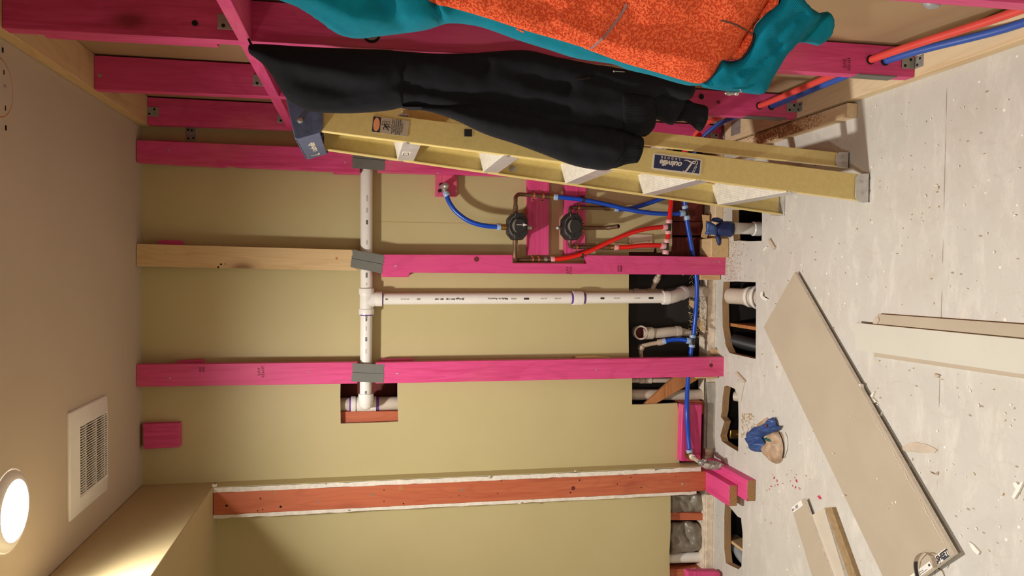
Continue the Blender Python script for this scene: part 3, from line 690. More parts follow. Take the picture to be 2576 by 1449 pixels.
# horizontal pink backing boards for the valves
def board(name, label, px, y0, y1, mat, cat='board', bevel=.0015):
    return tag(slab(px, y0, y1).build(name, mat, bevel=bevel), label, cat)
board('backing_board', 'upper pink backing board behind the first shower valve', [(1328, 420), (1328, 642), (1381, 642), (1382, 420)], 3.128, YW-.0006, 'pink_x')
board('backing_board', 'lower pink backing board behind the second shower valve', [(1422, 440), (1421, 642), (1472, 642), (1475, 440)], 3.128, YW-.0006, 'pink_x')
board('backing_board', 'small pink board carrying the chrome shower elbow', [(1097, 428), (1096, 494), (1149, 494), (1150, 428)], 3.130, YW-.0006, 'pink_x')

# shower valves
RC = .0085
def valve(label, px, py, ports, arrow):
    c = W(px, py, y=3.045); t = thing('shower_valve', label, 'valve', tuple(c))
    # faceted guard: octagon face with bevelled sides
    w, h = .041, .056   # half sizes (z, x)
    o1 = [(-h, -.5*w), (-h, .45*w), (-.55*h, w), (.55*h, w), (h, .45*w), (h, -.5*w), (.55*h, -w), (-.55*h, -w)]
    def ring_(s, y): return [Vector((c.x+a*s, c.y+y, c.z+b_*s)) for a, b_ in o1]
    m = MB(); layers = [(1.0, .055), (1.0, .0), (.93, -.012)]
    R_ = [[m.b.verts.new(v) for v in ring_(s_, y)] for s_, y in layers]
    for i in range(2):
        for k in range(8): m._f([R_[i][k], R_[i][(k+1) % 8], R_[i+1][(k+1) % 8], R_[i+1][k]])
    m._f(list(R_[0])); m._f(list(reversed(R_[-1]))); m.build('guard_housing', 'valve_black', t, bevel=.003)
    m = MB(); m.lathe((c.x, c.y-.012, c.z), (0, -1, 0), [(0, .031), (.012, .0305), (.018, .028), (.018, .0001)], 36); m.build('cover_disc', 'valve_black', t, bevel=.001)
    # pale crescent print on the top side of the disc
    pts = []
    for k in range(17):
        a = math.radians(20+140*k/16); pts.append((math.cos(a)*.0300, math.sin(a)*.0300))
    for k in range(17):
        f = math.sin(math.pi*k/16); a = math.radians(160-140*k/16); pts.append((math.cos(a)*(.0295-.0005*f), math.sin(a)*(.0295-.0005*f)-.0085*f))
    m = MB(); m.prism([(c.x+x, c.y-.0306, c.z+z) for x, z in pts], (0, .0006, 0)); plab(m.build('crescent', 'valve_grey', t), 'pale grey crescent on the cover')
    # pale outline lines on the housing shoulders
    for sg in (-1, 1):
        P = [Vector((c.x+sg*a*h, c.y-.0128, c.z+b_*w)) for a, b_ in ((.95, .35), (.72, .38), (.62, .62), (.40, .80), (.2, .92))]
        m = MB(); m.tube(smooth_path(P, 5), .0014, 6); plab(m.build('rib_line', 'valve_grey', t), 'pale grey moulded line')
        m = MB(); m.lathe((c.x+sg*.040, c.y-.0118, c.z-.004), (0, -1, 0), [(0, .0045), (.0006, .0045), (.0007, .0002)], 12); plab(m.build('screw_recess', 'hole', t), 'dark screw recess')
    if arrow:
        m = MB(); y = c.y-.0310; sh = .0011
        m.prism([(c.x+.004-sh, y, c.z+.012), (c.x+.004+sh, y, c.z+.012), (c.x+.004+sh, y, c.z-.016), (c.x+.010, y, c.z-.014), (c.x+.004, y, c.z-.034), (c.x-.002, y, c.z-.014), (c.x+.004-sh, y, c.z-.016)], (0, .0006, 0))
        plab(m.build('arrow', 'white', t), 'white printed arrow pointing down')
    return t, c
t, c = valve('upper black shower valve with the white arrow', 1303, 569, None, True)
YV = 3.085; YB_ = 3.116
def copper(t, pts, r=RC, name='copper_pipe', mat='copper', n=6): m = MB(); m.tube(pathpx(pts, n), r, 14); return m.build(name, mat, t)
def collar(t, a, b_, r, name='fitting', mat='copper'):
    pa, pb = W(*a[:2], y=a[2]), W(*b_[:2], y=b_[2]); m = MB(); seg(m, pa, pb, r, 18); return m.build(name, mat, t)
def strap(t, px, py, y=YB_, vertical=True, r=RC):
    """copper strap over a pipe that runs up and down (world z)"""
    c = W(px, py, y=y); m = MB(); w = .0045
    prof = [(-.024, 3.128), (-.0105, 3.128)]+[(math.cos(a)*-.0098*1.0, y-math.sin(a)*.0105) for a in [k*math.pi/8 for k in range(9)]]+[(.0105, 3.128), (.024, 3.128)]
    va = [m.b.verts.new((c.x+x, yy-.0006, c.z-w)) for x, yy in prof]; vb = [m.b.verts.new((c.x+x, yy-.0006, c.z+w)) for x, yy in prof]
    vc = [m.b.verts.new((c.x+x*.93, yy+.0006, c.z+w)) for x, yy in prof]; vd = [m.b.verts.new((c.x+x*.93, yy+.0006, c.z-w)) for x, yy in prof]
    for i in range(len(prof)-1):
        for A_, B_ in ((va, vb), (vb, vc), (vc, vd), (vd, va)): m._f([A_[i], A_[i+1], B_[i+1], B_[i]])
    o = m.build('pipe_strap', 'copper_new', t)
    for s_ in (-1, 1):
        m = MB(); m.lathe((c.x+s_*.018, 3.1268, c.z), (0, -1, 0), [(0, .0028), (.0009, .0028), (.001, .0001)], 10); plab(m.build('screw', 'hole', o), 'dark screw')
    return o
copper(t, [(1296, 545, 3.085), (1297, 505, 3.09), (1297, 497, 3.095), (1302, 491, 3.112), (1312, 489, YB_), (1374, 494, YB_)])
collar(t, (1296, 533, 3.085), (1297, 517, 3.086), .0105)
copper(t, [(1296, 598, 3.085), (1295, 640, 3.088), (1296, 650, 3.095), (1301, 654, 3.112), (1312, 654, YB_), (1376, 653, YB_)])
collar(t, (1296, 604, 3.085), (1296, 614, 3.086), .011)
for px, py in ((1343, 491), (1366, 493), (1340, 653), (1355, 653)): strap(t, px, py)
collar(t, (1374, 494, YB_), (1382, 494, YB_), .0115); collar(t, (1382, 495, YB_), (1393, 495, YB_), .0098, mat='brass')
collar(t, (1368, 653, YB_), (1376, 653, YB_), .0115, mat='steel'); collar(t, (1376, 653, YB_), (1385, 653, YB_), .0102)
collar(t, (1261, 571, 3.075), (1273, 571, 3.075), .0125, 'outlet_nut', 'brass'); collar(t, (1272, 571, 3.075), (1283, 571, 3.075), .008, 'outlet_stub', 'steel')
collar(t, (1325, 572, 3.07), (1337, 573, 3.07), .010, 'capped_stub', 'steel')
t2, c2 = valve('lower black shower valve beside the open copper spout pipe', 1441, 570, None, False)
copper(t2, [(1434, 550, 3.085), (1434, 532, 3.088), (1436, 525, 3.10), (1445, 522, YB_), (1530, 523, YB_)])
copper(t2, [(1435, 592, 3.085), (1433, 608, 3.088), (1435, 617, 3.10), (1445, 621, YB_), (1525, 622, YB_)])
copper(t2, [(1455, 573, 3.085), (1475, 573, YB_), (1526, 573, YB_)])
o = copper(t2, [(1526, 573, YB_), (1536, 572, YB_-.01), (1556, 569, YB_-.045)], .0098, 'spout_stub', 'copper'); o['label'] = 'open-ended copper spout stub'
p = W(1557.5, 568.8, y=YB_-.046); q_ = W(1556, 569, y=YB_-.045); m = MB(); dd = (W(1556, 569, y=YB_-.045)-W(1536, 572, y=YB_-.01)).normalized()
m.lathe(q_+dd*.0003, dd, [(0, .0001), (0, .0075), (.0008, .0077)], 14); plab(m.build('bore', 'hole', t2), 'dark open bore')
for px, py in ((1455, 523), (1451, 622), (1469, 573)): strap(t2, px, py)
collar(t2, (1522, 523, YB_), (1534, 523, YB_), .0125); collar(t2, (1534, 523, YB_), (1544, 524, YB_), .011, mat='brass')
collar(t2, (1518, 622, YB_), (1534, 622, YB_), .0115); collar(t2, (1534, 622, YB_), (1544, 622, YB_), .0125, mat='brass')
collar(t2, (1409, 573, 3.075), (1424, 573, 3.075), .007, 'plug_stub', 'copper'); m = MB(); m.ball(W(1404, 573, y=3.075), .010, sc=(1, 1, 1.1)); m.build('plug', 'steel', t2)
# shower elbow on its board
t = thing('shower_elbow', 'chrome shower arm elbow at the top of the short blue pipe', 'pipe fitting', tuple(W(1117, 470, y=3.10)))
m = MB(); m.tube(pathpx([(1112, 470, 3.128), (1115, 470, 3.10), (1121, 468, 3.07)], 5), .0115, 16); m.ball(W(1121, 467, y=3.062), .0145); m.build('cap', 'steel', t)
m = MB(); m.tube(pathpx([(1117, 472, 3.11), (1120, 482, 3.108), (1122, 488, 3.108)], 4), .0105, 14); m.build('inlet', 'steel', t)
for a, b_ in ((1109, 465), (1106, 480)):
    m = MB(); m.lathe(W(a, b_, y=3.1295), (0, -1, 0), [(0, .0075), (.004, .0075), (.0045, .0001)], 12); plab(m.build('mounting_ear', 'hole', t), 'dark mounting ear')

# PEX
RX = .0098
def rings(t, spots, mat, parent_r=RX):
    for a, b_ in spots:
        pa, pb = W(a[0], a[1], y=a[2]), W(b_[0], b_[1], y=b_[2]); m = MB(); L = (pb-pa).length
        m.lathe(pa, pb-pa, [(0, parent_r*.8), (0, parent_r+.0032), (.002, parent_r+.0040), (L-.002, parent_r+.0040), (L, parent_r+.0032), (L, parent_r*.8)], 20)
        m.build('crimp_ring', mat, t)
def pex(label, pts, mat, rg, r=RX, n=10):
    P = pathpx(pts, n); t = thing('pex_pipe', label, 'pipe', tuple(P[0])); m = MB(); m.tube(P, r, 18); m.build('tubing', mat, t)
    rings(t, rg, 'ring_blue' if 'blue' in mat else 'ring_pink', r); return t
Y0 = 3.10
pex('short blue pipe bending from the chrome shower elbow to the upper valve', [(1122, 489, 3.108), (1132, 512, 3.105), (1150, 535, 3.10), (1180, 556, 3.09), (1215, 567, 3.08), (1257, 571, 3.075)], 'blue_pex', [((1120, 483, 3.108), (1126, 493, 3.107)), ((1250, 571, 3.075), (1260, 571, 3.075))])
pex('blue pipe from the upper valve curving right toward the lower tee behind the ladder', [(1393, 495, YB_), (1410, 496, 3.11), (1470, 503, 3.10), (1530, 515, 3.10), (1580, 527, 3.095), (1640, 536, 3.10), (1690, 538, 3.11), (1716, 537, 3.115)], 'blue_pex', [((1393, 495, YB_), (1404, 496, 3.112)), ((1710, 537, 3.115), (1722, 536, 3.115))])
pex('blue pipe from the lower valve running up behind the ladder rail', [(1544, 524, YB_), (1570, 526, 3.125), (1600, 521, 3.13), (1650, 505, 3.135), (1690, 488, 3.14), (1720, 470, 3.14)], 'blue_pex', [((1544, 524, YB_), (1555, 525, 3.118))])
pex('curved red pipe from the upper valve crossing to the upper red tee', [(1386, 653, YB_), (1430, 648, 3.10), (1480, 633, 3.09), (1540, 605, 3.085), (1590, 585, 3.085), (1630, 575, 3.09), (1668, 571, 3.10)], 'red_pex', [((1385, 653, YB_), (1395, 652, 3.115)), ((1667, 571, 3.10), (1678, 571, 3.10))])
pex('straight red pipe from the lower valve across the steel cover plate', [(1544, 622, YB_), (1580, 621, 3.105), (1620, 617, 3.10), (1664, 617, 3.10)], 'red_pex', [((1544, 622, YB_), (1555, 622, 3.115)), ((1662, 618, 3.10), (1674, 619, 3.10))])
t = pex('red pipe rising behind the ladder from the pair of black tees', [(1675, 625, 3.10), (1681, 590, 3.10), (1683, 560, 3.10), (1687, 520, 3.10), (1693, 470, 3.10), (1705, 425, 3.07), (1722, 380, 2.93), (1760, 340, 2.72)], 'red_pex',
    [((1683, 553, 3.10), (1683, 562, 3.10)), ((1681, 581, 3.10), (1681, 589, 3.10)), ((1678, 602, 3.10), (1678, 611, 3.10)), ((1675, 630, 3.10), (1674, 640, 3.10))])
for a, b_ in (((1683, 563, 3.10), (1682, 581, 3.10)), ((1677, 611, 3.10), (1676, 630, 3.10))):
    m = MB(); seg(m, W(*a[:2], y=3.10), W(*b_[:2], y=3.10), RX+.0012, 16); m.build('tee_fitting', 'black_fit', t)
# long blue line along the foot of the wall
t = pex('long blue pipe running along the foot of the back wall', [(1722, 470, 3.10), (1723, 510, 3.12), (1727, 550, 3.125), (1736, 600, 3.135), (1745, 650, 3.145), (1752, 700, 3.145), (1753, 740, 3.145), (1750, 790, 3.145), (1745, 840, 3.15), (1740, 870, 3.15), (1733, 930, 3.148), (1729, 985, 3.135), (1728, 1040, 3.112), (1731, 1095, 3.108), (1734, 1130, 3.10)], 'blue_pex',
    [((1722, 517, 3.12), (1724, 525, 3.12)), ((1727, 543, 3.125), (1729, 553, 3.125)), ((1743, 843, 3.15), (1742, 850, 3.15)), ((1741, 867, 3.15), (1740, 874, 3.15)), ((1734, 1131, 3.10), (1735, 1140, 3.10))])
for a, b_ in (((1724, 526, 3.12), (1727, 543, 3.125)), ((1742, 851, 3.15), (1741, 867, 3.15))):
    m = MB(); seg(m, W(*a[:2], y=a[2]), W(*b_[:2], y=b_[2]), RX+.0015, 16); m.build('tee_fitting', 'black_fit', t)
pex('short blue branch pipe to the cream elbow in the wall cavity', [(1672, 859, 3.19), (1690, 855, 3.18), (1712, 854, 3.165), (1728, 857, 3.152)], 'blue_pex', [((1727, 857, 3.152), (1737, 858, 3.15)), ((1666, 860, 3.195), (1675, 858, 3.19))])
# right wall pair, drilled through the studs
def yx(px, py, x): p = W(px, py, x=x); return p
Rr = [W(2620, 5, x=.60), W(2576, 22, x=.603), W(2420, 78, x=.605), W(2192, 150, y=1.892), W(2050, 208, x=.604), W(1912, 266, y=2.487), W(1842, 288, y=2.66)]
Rr = [Vector((.604, 1.02, .13)), W(2576, 22, x=.604), W(2192, 150, y=1.892), W(1912, 266, y=2.487), W(1830, 287, y=2.70), W(1770, 315, y=2.90), W(1735, 360, y=2.99), W(1715, 405, y=3.04)]
def rwpipe(label, P, mat, n=8):
    P = smooth_path(P, n); t = thing('pex_pipe', label, 'pipe', tuple(P[0])); m = MB(); m.tube(P, .0102, 18); m.build('tubing', mat, t); return t
rwpipe('long red pipe drilled through the right-hand studs above the bottom plate', Rr, 'red_glare')
Bb = [Vector((.603, 1.15, .085)), W(2576, 57, x=.603), W(2228, 153, y=1.892), W(1942, 267, y=2.487), W(1860, 290, y=2.70), W(1800, 318, y=2.90), W(1755, 365, y=2.99), W(1722, 440, y=3.05)]
rwpipe('long blue pipe drilled through the right-hand studs, below the red one', Bb, 'blue_glare')
for S_, y, aa, bb in ((S1, 1.892, (2192, 150), (2228, 153)), (S2, 2.487, (1912, 266), (1942, 267))):
    for q_ in (aa, bb):
        c = W(q_[0]-1, q_[1], y=y-.0006); m = MB(); m.lathe(c, (0, 1, 0), [(0, .0001), (0, .0135), (.0008, .0135)], 18); plab(m.build('bored_hole', 'hole', S_), 'dark bored hole')
# tiny black clips holding the pipes on the boards
for lab, px, py, y in (('black clip holding the blue pipe on the lower pink board', 1467, 501, 3.10), ('black clip holding the curved red pipe on the lower pink board', 1465, 641, 3.095)):
    c = W(px, py, y=y); m = MB(); m.lathe(c-Vector((0, 0, .005)), (0, 0, 1), [(0, .0115), (0, .0135), (.010, .0135), (.010, .0115)], 18); m.box(c.x+.008, c.x+.016, c.y+.002, 3.1275, c.z-.005, c.z+.005); tag(m.build('pipe_clip', 'black_fit'), lab, 'pipe clip')
# stub-out with grey cap at the left
t = thing('capped_stub_out', 'copper stub-out with a round grey cap beside the orange stud foot', 'pipe fitting', tuple(W(1738, 1145, y=3.09)))
m = MB(); m.tube(pathpx([(1735, 1139, 3.10), (1736, 1145, 3.09), (1741, 1150, 3.075)], 4), .0105, 14); m.build('elbow', 'brass', t)
m = MB(); m.tube(pathpx([(1738, 1147, 3.08), (1762, 1164, 3.00)], 4), .0098, 14); m.build('stub', 'cpvc', t)
m = MB(); a, b_ = W(1740, 1148.5, y=3.073), W(1744, 1151.5, y=3.06); seg(m, a, b_, .0125); m.build('collar', 'pvc', t)
m = MB(); m.ball(W(1764, 1164, y=2.99), .0148); m.build('cap', 'solder_cap', t)
m = MB(); m.tube(pathpx([(1726, 1140, 3.10), (1727, 1146, 3.107), (1733, 1152, 3.110), (1738, 1158, 3.108)], 4), .006, 10); plab(m.build('mounting_ear', 'brass', t), 'brass mounting ears')
# cover plate
c = W(1611, 607, y=YW); p0, p1 = W(1581, 588, y=YW), W(1641, 627, y=YW)
t = thing('cover_plate', 'blank bronze-rimmed steel cover plate on the wall beside the red pipes', 'cover plate', tuple(c))
m = MB(); m.box(p1.x, p0.x, YW-.006, YW-.0006, p1.z, p0.z); m.build('plate', 'steel_plate', t, bevel=.0025)
for px, py in ((1589, 607), (1633, 607)):
    m = MB(); m.lathe(W(px, py, y=YW-.006), (0, -1, 0), [(0, .0035), (.0008, .003), (.0008, .0001)], 10); m.build('screw_head', 'brass', t)

# ------------------------------------------------------------------ inside the opened wall foot
def pipe_thing(name, label, pts, r, mat, hubs=(), hr=.004, hm=None, n=8):
    P = pathpx(pts, n); t = thing(name, label, 'pipe', tuple(P[0])); m = MB(); m.tube(P, r, 22); m.build('pipe', mat, t)
    for a, b_ in hubs: hub(W(a[0], a[1], y=a[2]), W(b_[0], b_[1], y=b_[2]), r+hr, 'hub', hm or mat, t)
    return t
YC2 = 3.235
pipe_thing('copper_line', 'thin cream pipe run just above the white drop pipe, in the wall cavity', [(1560, 733, YC2), (1668, 733, YC2)], .011, 'cpvc', [((1592, 733, YC2), (1606, 733, YC2)), ((1628, 733, YC2), (1652, 733, YC2))], .003)
pipe_thing('copper_line', 'slanting cream branch pipe in the black cavity above the white drop pipe', [(1640, 730, YC2), (1648, 712, YC2-.01), (1656, 697, YC2-.02), (1660, 680, YC2-.03)], .0105, 'cpvc', [((1649, 709, YC2-.012), (1656, 697, YC2-.02))], .004)
t = thing('waste_elbow', 'old beige waste pipe with an open elbow in the black cavity', 'pipe', tuple(W(1640, 838, y=3.23)))
m = MB(); m.tube(pathpx([(1618, 835, 3.235), (1650, 838, 3.235), (1700, 834, 3.235), (1735, 838, 3.24)], 6), [.0235]*13+[.023, .021, .019, .017, .016, .016], 22); m.build('pipe', 'pvc_old', t)
hub(W(1615, 838, y=3.232), W(1641, 838, y=3.232), .0275, 'hub', 'pvc_old', t); hub(W(1699, 834, y=3.235), W(1711, 834, y=3.235), .026, 'hub', 'pvc_old', t)
e0 = W(1608, 836, y=3.225); m = MB(); m.lathe(e0+Vector((0, -.022, 0)), (0, 1, 0), [(0, .025), (0, .0325), (.008, .033), (.012, .029), (.045, .028), (.05, .0001)], 30); m.build('elbow_mouth', 'pvc_old', t)
m = MB(); m.lathe(e0+Vector((0, -.021, 0)), (0, 1, 0), [(0, .0252), (.010, .024), (.03, .0238), (.03, .0001)], 28); plab(m.build('bore', 'dark_board', t), 'dark open bore')
pipe_thing('copper_line', 'cream elbow pipe dropping beside the left stud, at the blue branch', [(1668, 860, 3.196), (1650, 863, 3.205), (1625, 868, 3.21), (1614, 872, 3.215), (1612, 882, 3.217), (1615, 925, 3.22)], .0095, 'cpvc', [((1667, 860, 3.196), (1654, 862, 3.202)), ((1616, 870, 3.213), (1611, 880, 3.217))], .0045)
pipe_thing('copper_line', 'thin cream pipe run in the cavity left of the left stud', [(1570, 957, YC2), (1730, 957, YC2)], .0105, 'pvc_old', [((1608, 957, YC2), (1620, 957, YC2)), ((1622, 957, YC2), (1638, 957, YC2))], .0035)
pipe_thing('waste_pipe', 'wide aged white pipe behind the orange diagonal brace', [(1570, 993, 3.235), (1650, 993, 3.235), (1772, 993, 3.235)], .0245, 'pvc_old')
m = slab([(1608, 1030), (1640, 1022), (1768, 948), (1810, 905), (1768, 900), (1690, 955)], 3.182, 3.205); tag(m.build('diagonal_brace', 'brace_wood', bevel=.002), 'orange-brown diagonal brace in the wall cavity', 'wood brace')
m = slab([(1709, 1012), (1709, 1042), (1778, 1042), (1785, 1036), (1785, 1018), (1762, 1008)], 3.185, 3.26); tag(m.build('wall_stud', 'redwood_z', bevel=.002), 'orange stud end poking out under the left drywall cut', 'stud')
m = slab([(1716, 1018), (1712, 1161), (1763, 1161), (1767, 1018)], 3.1275, 3.178); tag(m.build('backing_board', 'pink_x', bevel=.004), 'bright pink board behind the end of the long blue pipe', 'board')
m = slab([(1712, 1042), (1709, 1200), (1782, 1200), (1782, 1042)], 3.21, 3.23); tag(m.build('sheathing_board', 'dark_board'), 'dark board in the cavity behind the bright pink board', 'board')
# behind the ladder foot: red boards, pine block
m = slab([(1680, 440), (1680, 556), (1768, 556), (1768, 440)], 3.20, 3.225); tag(m.build('cavity_board', 'dark_board', bevel=.001), 'dark red board in the cavity nearest the ladder foot', 'board')
m = slab([(1680, 558), (1680, 592), (1766, 592), (1766, 558)], 3.215, 3.235); tag(m.build('cavity_board', 'dark_board', bevel=.001), 'middle dark red board in the cavity under the red tees', 'board')
m = slab([(1560, 597), (1560, 660), (1766, 660), (1766, 597)], 3.21, 3.235); tag(m.build('cavity_board', 'dark_board', bevel=.001), 'dark red board in the cavity beside the notched stud', 'board')
b0 = W(1762, 600, y=3.13); m = MB(); m.box(W(1800, 648, y=3.13).x, b0.x, 3.06, 3.178, .0006, .085); tag(m.build('pine_block', 'pine_y', bevel=.004), 'raw pine block at the foot of the wall beside the blue-gloved pipe', 'wood block')
m = MB(); m.box(.11, XR-.09, 3.12, 3.268, 0, .038)
struct(m.build('baseboard_back', 'plate_wood', bevel=.003), 'pale splintered plywood plate at the wall foot behind the ladder')
for lab, pts, th in (('jagged pine splinter standing at the plate edge behind the ladder', [(1767, 540), (1785, 542), (1784, 585), (1776, 600), (1764, 596), (1770, 570)], .006), ('small pale splinter beside the waste pipe in the cavity', [(1736, 755), (1760, 760), (1752, 772), (1762, 780), (1745, 776), (1734, 768)], .004),
        ('bent wood shred hanging in the cavity below the waste pipe', [(1750, 800), (1772, 812), (1764, 818), (1780, 836), (1760, 828), (1748, 812)], .003), ('shred of pale plaster at the foot of the left stud', [(1786, 876), (1812, 880), (1805, 892), (1790, 890)], .006)):
    m = slab(pts, 3.150, 3.150+th); tag(m.build('wood_splinter', 'pine_x'), lab, 'splinter')
rnd = random.Random(5)
m = MB()
for i in range(260):
    px, py = rnd.uniform(1733, 1775), rnd.uniform(752, 850)
    if rnd.random() < .25: py = rnd.uniform(690, 760)
    c = W(px, py, y=rnd.uniform(3.17, 3.24)); L = rnd.uniform(.006, .02); d = Vector((rnd.uniform(-1, 1), rnd.uniform(-1, .3), rnd.uniform(-1, 1))).normalized(); e = d.cross(Vector((0, 1, .3))).normalized()*.0015
    m.prism([c-d*L/2-e, c+d*L/2-e*.3, c+d*L/2+e*.3, c-d*L/2+e], (0, .0008, 0))
o = m.build('wood_shreds', 'shaving'); tag(o, 'tangle of splintered wood shreds in the opened wall foot', 'wood shreds'); o['kind'] = 'stuff'
c = W(1757, 905, y=3.2)

# ------------------------------------------------------------------ left alcove wall foot
m = slab([(1670, 1289), (1670, 1309), (1786, 1309), (1786, 1292)], 3.196, 3.262); tag(m.build('wall_stud', 'redwood_z', bevel=.002), 'orange stud between the two grey insulation bags', 'stud')
pipe_thing('waste_pipe', 'clean white pipe below the grey insulation bags in the alcove', [(1670, 1404, 3.225), (1778, 1401, 3.225)], .0235, 'pvc')
m = slab([(1670, 1432), (1670, 1470), (1786, 1470), (1786, 1432)], 3.19, 3.26); tag(m.build('wall_stud', 'redwood_z', bevel=.002), 'orange stud at the bottom edge of the photo', 'stud')
m = slab([(1730, 1438), (1728, 1475), (1812, 1475), (1813, 1442), (1806, 1438)], 3.06, 3.098); tag(m.build('pink_offcut', 'pink_x', bevel=.002), 'pink board end just entering at the bottom edge', 'board')
m = slab([(1722, 1434), (1752, 1430), (1756, 1442), (1724, 1450)], 3.12, 3.13); tag(m.build('drywall_chip', 'card'), 'pale torn drywall chip above the pink board end', 'scrap')
x0, x1 = W(1785, 1440, y=YW).x, W(1785, 1245, y=YW).x
m = MB(); m.box(XW, x1, YW-.001, YW+.012, .0, .034); struct(m.build('trim_4', 'plaster_strip', bevel=.002), 'rough plaster strip in front of the alcove sole plate')
# orange stud of the partition end
zt, zb2 = ZB-.002, W(1750, 1205, y=yS).z
m = MB(); m.box(-.977, -.8885, yS, yS+.038, .077, zt)
t = thing('end_stud', 'orange-stained stud framed by white torn drywall edges', 'stud', (-.933, yS, .077)); m.build('board', 'redwood_z', t, bevel=.0015)
for px, py, r, mt in ((570, 1272, .006, 'hole'), (655, 1254, .004, 'hole'), (803, 1263, .005, 'steel'), (936, 1244, .006, 'steel'), (966, 1233, .003, 'hole'), (966, 1261, .003, 'hole'), (690, 1240, .009, 'brace_wood'), (706, 1275, .006, 'hole'), (1008, 1228, .012, 'brace_wood'), (1015, 1267, .004, 'hole'),
        (1163, 1233, .006, 'steel'), (1155, 1247, .0025, 'hole'), (1252, 1241, .0025, 'hole'), (1261, 1210, .003, 'hole'), (1458, 1208, .004, 'hole'), (1442, 1228, .011, 'dark_board'), (1435, 1239, .004, 'hole'), (1412, 1201, .003, 'steel'), (1553, 1218, .003, 'hole'), (1587, 1201, .003, 'hole'), (1613, 1226, .003, 'hole'), (1716, 1218, .006, 'steel'), (1700, 1198, .002, 'hole'), (661, 1282, .003, 'hole'), (648, 1285, .003, 'hole')):
    disc_on_y(t, px, py, yS, r*.8, mt, 'nail_head' if mt == 'steel' else 'knot')
# torn flaps along the gypsum edges
for lab, px, py, s_ in (('curled white paper flake at the top of the partition edge', 539, 1222, .013), ('torn white flake on the upper right gypsum edge', 816, 1217, .007), ('torn white flake halfway down the right gypsum edge', 1232, 1200, .010), ('torn white flake low on the right gypsum edge', 1447, 1185, .007), ('torn white flake near the bottom of the right gypsum edge', 1646, 1182, .008),
        ('small white flake dangling off the left gypsum edge', 1308, 1266, .009), ('white flake on the upper left gypsum edge', 875, 1284, .006)):
    c = W(px, py, y=yS-.004); rn = random.Random(px); P = []
    for k in range(9): a = 2*math.pi*k/9; P.append(c+Vector((math.cos(a)*s_*rn.uniform(.4, 1.1)*.7, rn.uniform(-.002, .002), math.sin(a)*s_*rn.uniform(.5, 1.3))))
    m = MB(); vs = [m.b.verts.new(q) for q in P]; cc = m.b.verts.new(c-Vector((0, .005, 0))); c2_ = m.b.verts.new(c+Vector((0, .006, 0)))
    for k in range(9): m._f([vs[k], vs[(k+1) % 9], cc]); m._f([vs[(k+1) % 9], vs[k], c2_])
    tag(m.build('plaster_flake', 'gyp'), lab, 'plaster flake')
# the two cut pink sole pieces
def cut_timber(label, x0, x1, y0, y1, z0, z1):
    t = thing('cut_timber', label, 'timber', ((x0+x1)/2, y0, z0)); m = MB(); m.box(x0, x1, y0, y1, z0, z1); m.build('board', 'pink_y', t, bevel=.003)
    m = MB(); m.box(x0+.002, x1-.002, y0-.0008, y0+.001, z0+.002, z1-.002); plab(m.build('end_grain', 'end_grain', t), 'bare sawn end showing growth rings')
cut_timber('upper of the two short pink timbers sticking out under the orange stud', -.979, -.890, 2.872, 3.20, .0395, .0775)
cut_timber('lower pink timber on the floor, longer, with bare sawn end', -.936, -.848, 2.795, 3.16, .0008, .0385)
# ================================================================== STEP LADDER
LB = Vector((.232, 2.127, 0)); LT = Vector((.392, 2.200, 1.715))    # near front corner line
FB = Vector((.224, 2.645, 0)); FT = Vector((.392, 2.572, 1.715))    # far front corner line
def lr(A, B, z): return A.lerp(B, z/1.715)
t = thing('step_ladder', 'yellow fibreglass step ladder standing closed against the right-hand stud wall', 'ladder', (.30, 2.39, 0))
LAD = t
def channel(A, B, z0, z1, wx, dep, sgn, th=.005, name='rail', mat='fibre'):
    """C section: web faces outward, flanges point inward (sgn = +1 toward the back)"""
    m = MB()
    def sec(z):
        p = lr(A, B, z); y0 = p.y; k = wx if not callable(wx) else wx(z)
        return [(p.x, y0), (p.x+k, y0), (p.x+k, y0+sgn*dep), (p.x+k-th, y0+sgn*dep), (p.x+k-th, y0+sgn*th), (p.x+th, y0+sgn*th), (p.x+th, y0+sgn*dep), (p.x, y0+sgn*dep)]
    n = 8; R_ = []
    for i in range(n+1):
        z = z0+(z1-z0)*i/n; R_.append([m.b.verts.new((x, y, z)) for x, y in sec(z)])
    for i in range(n):
        for k in range(8): m._f([R_[i][k], R_[i][(k+1) % 8], R_[i+1][(k+1) % 8], R_[i+1][k]])
    m._f(list(R_[0])); m._f(list(reversed(R_[-1])))
    o = m.build(name, mat, t, bevel=.0012)
    # front flange face, lamplight from the left put into a paler colour
    m = MB(); P = []
    for z in (z0+.002, z1-.002):
        p = lr(A, B, z); P.append([(p.x-.0004, p.y+sgn*.0005, z), (p.x-.0004, p.y+sgn*(dep-.0005), z), (p.x+.0012, p.y+sgn*(dep-.0005), z), (p.x+.0012, p.y+sgn*.0005, z)])
    m.hexa(P[0]+P[1]); q = m.build('flange_face', 'fibre_lit', o); q['label'] = 'front flange coloured paler as if lit from the left'
    return o
channel(LB, LT, .012, 1.715, lambda z: .083-.014*z/1.7, .026, 1, name='front_rail')
channel(FB, FT, .012, 1.715, lambda z: .083-.014*z/1.7, .026, -1, name='front_rail')
RLB = Vector((.355, 2.232, 0)); RLT = Vector((.466, 2.262, 1.715)); RFB = Vector((.355, 2.545, 0)); RFT = Vector((.466, 2.515, 1.715))
LB_, LT_ = LB, LT
channel(RLB, RLT, .012, 1.70, .044, .022, 1, name='rear_leg'); channel(RFB, RFT, .012, 1.70, .044, .022, -1, name='rear_leg')
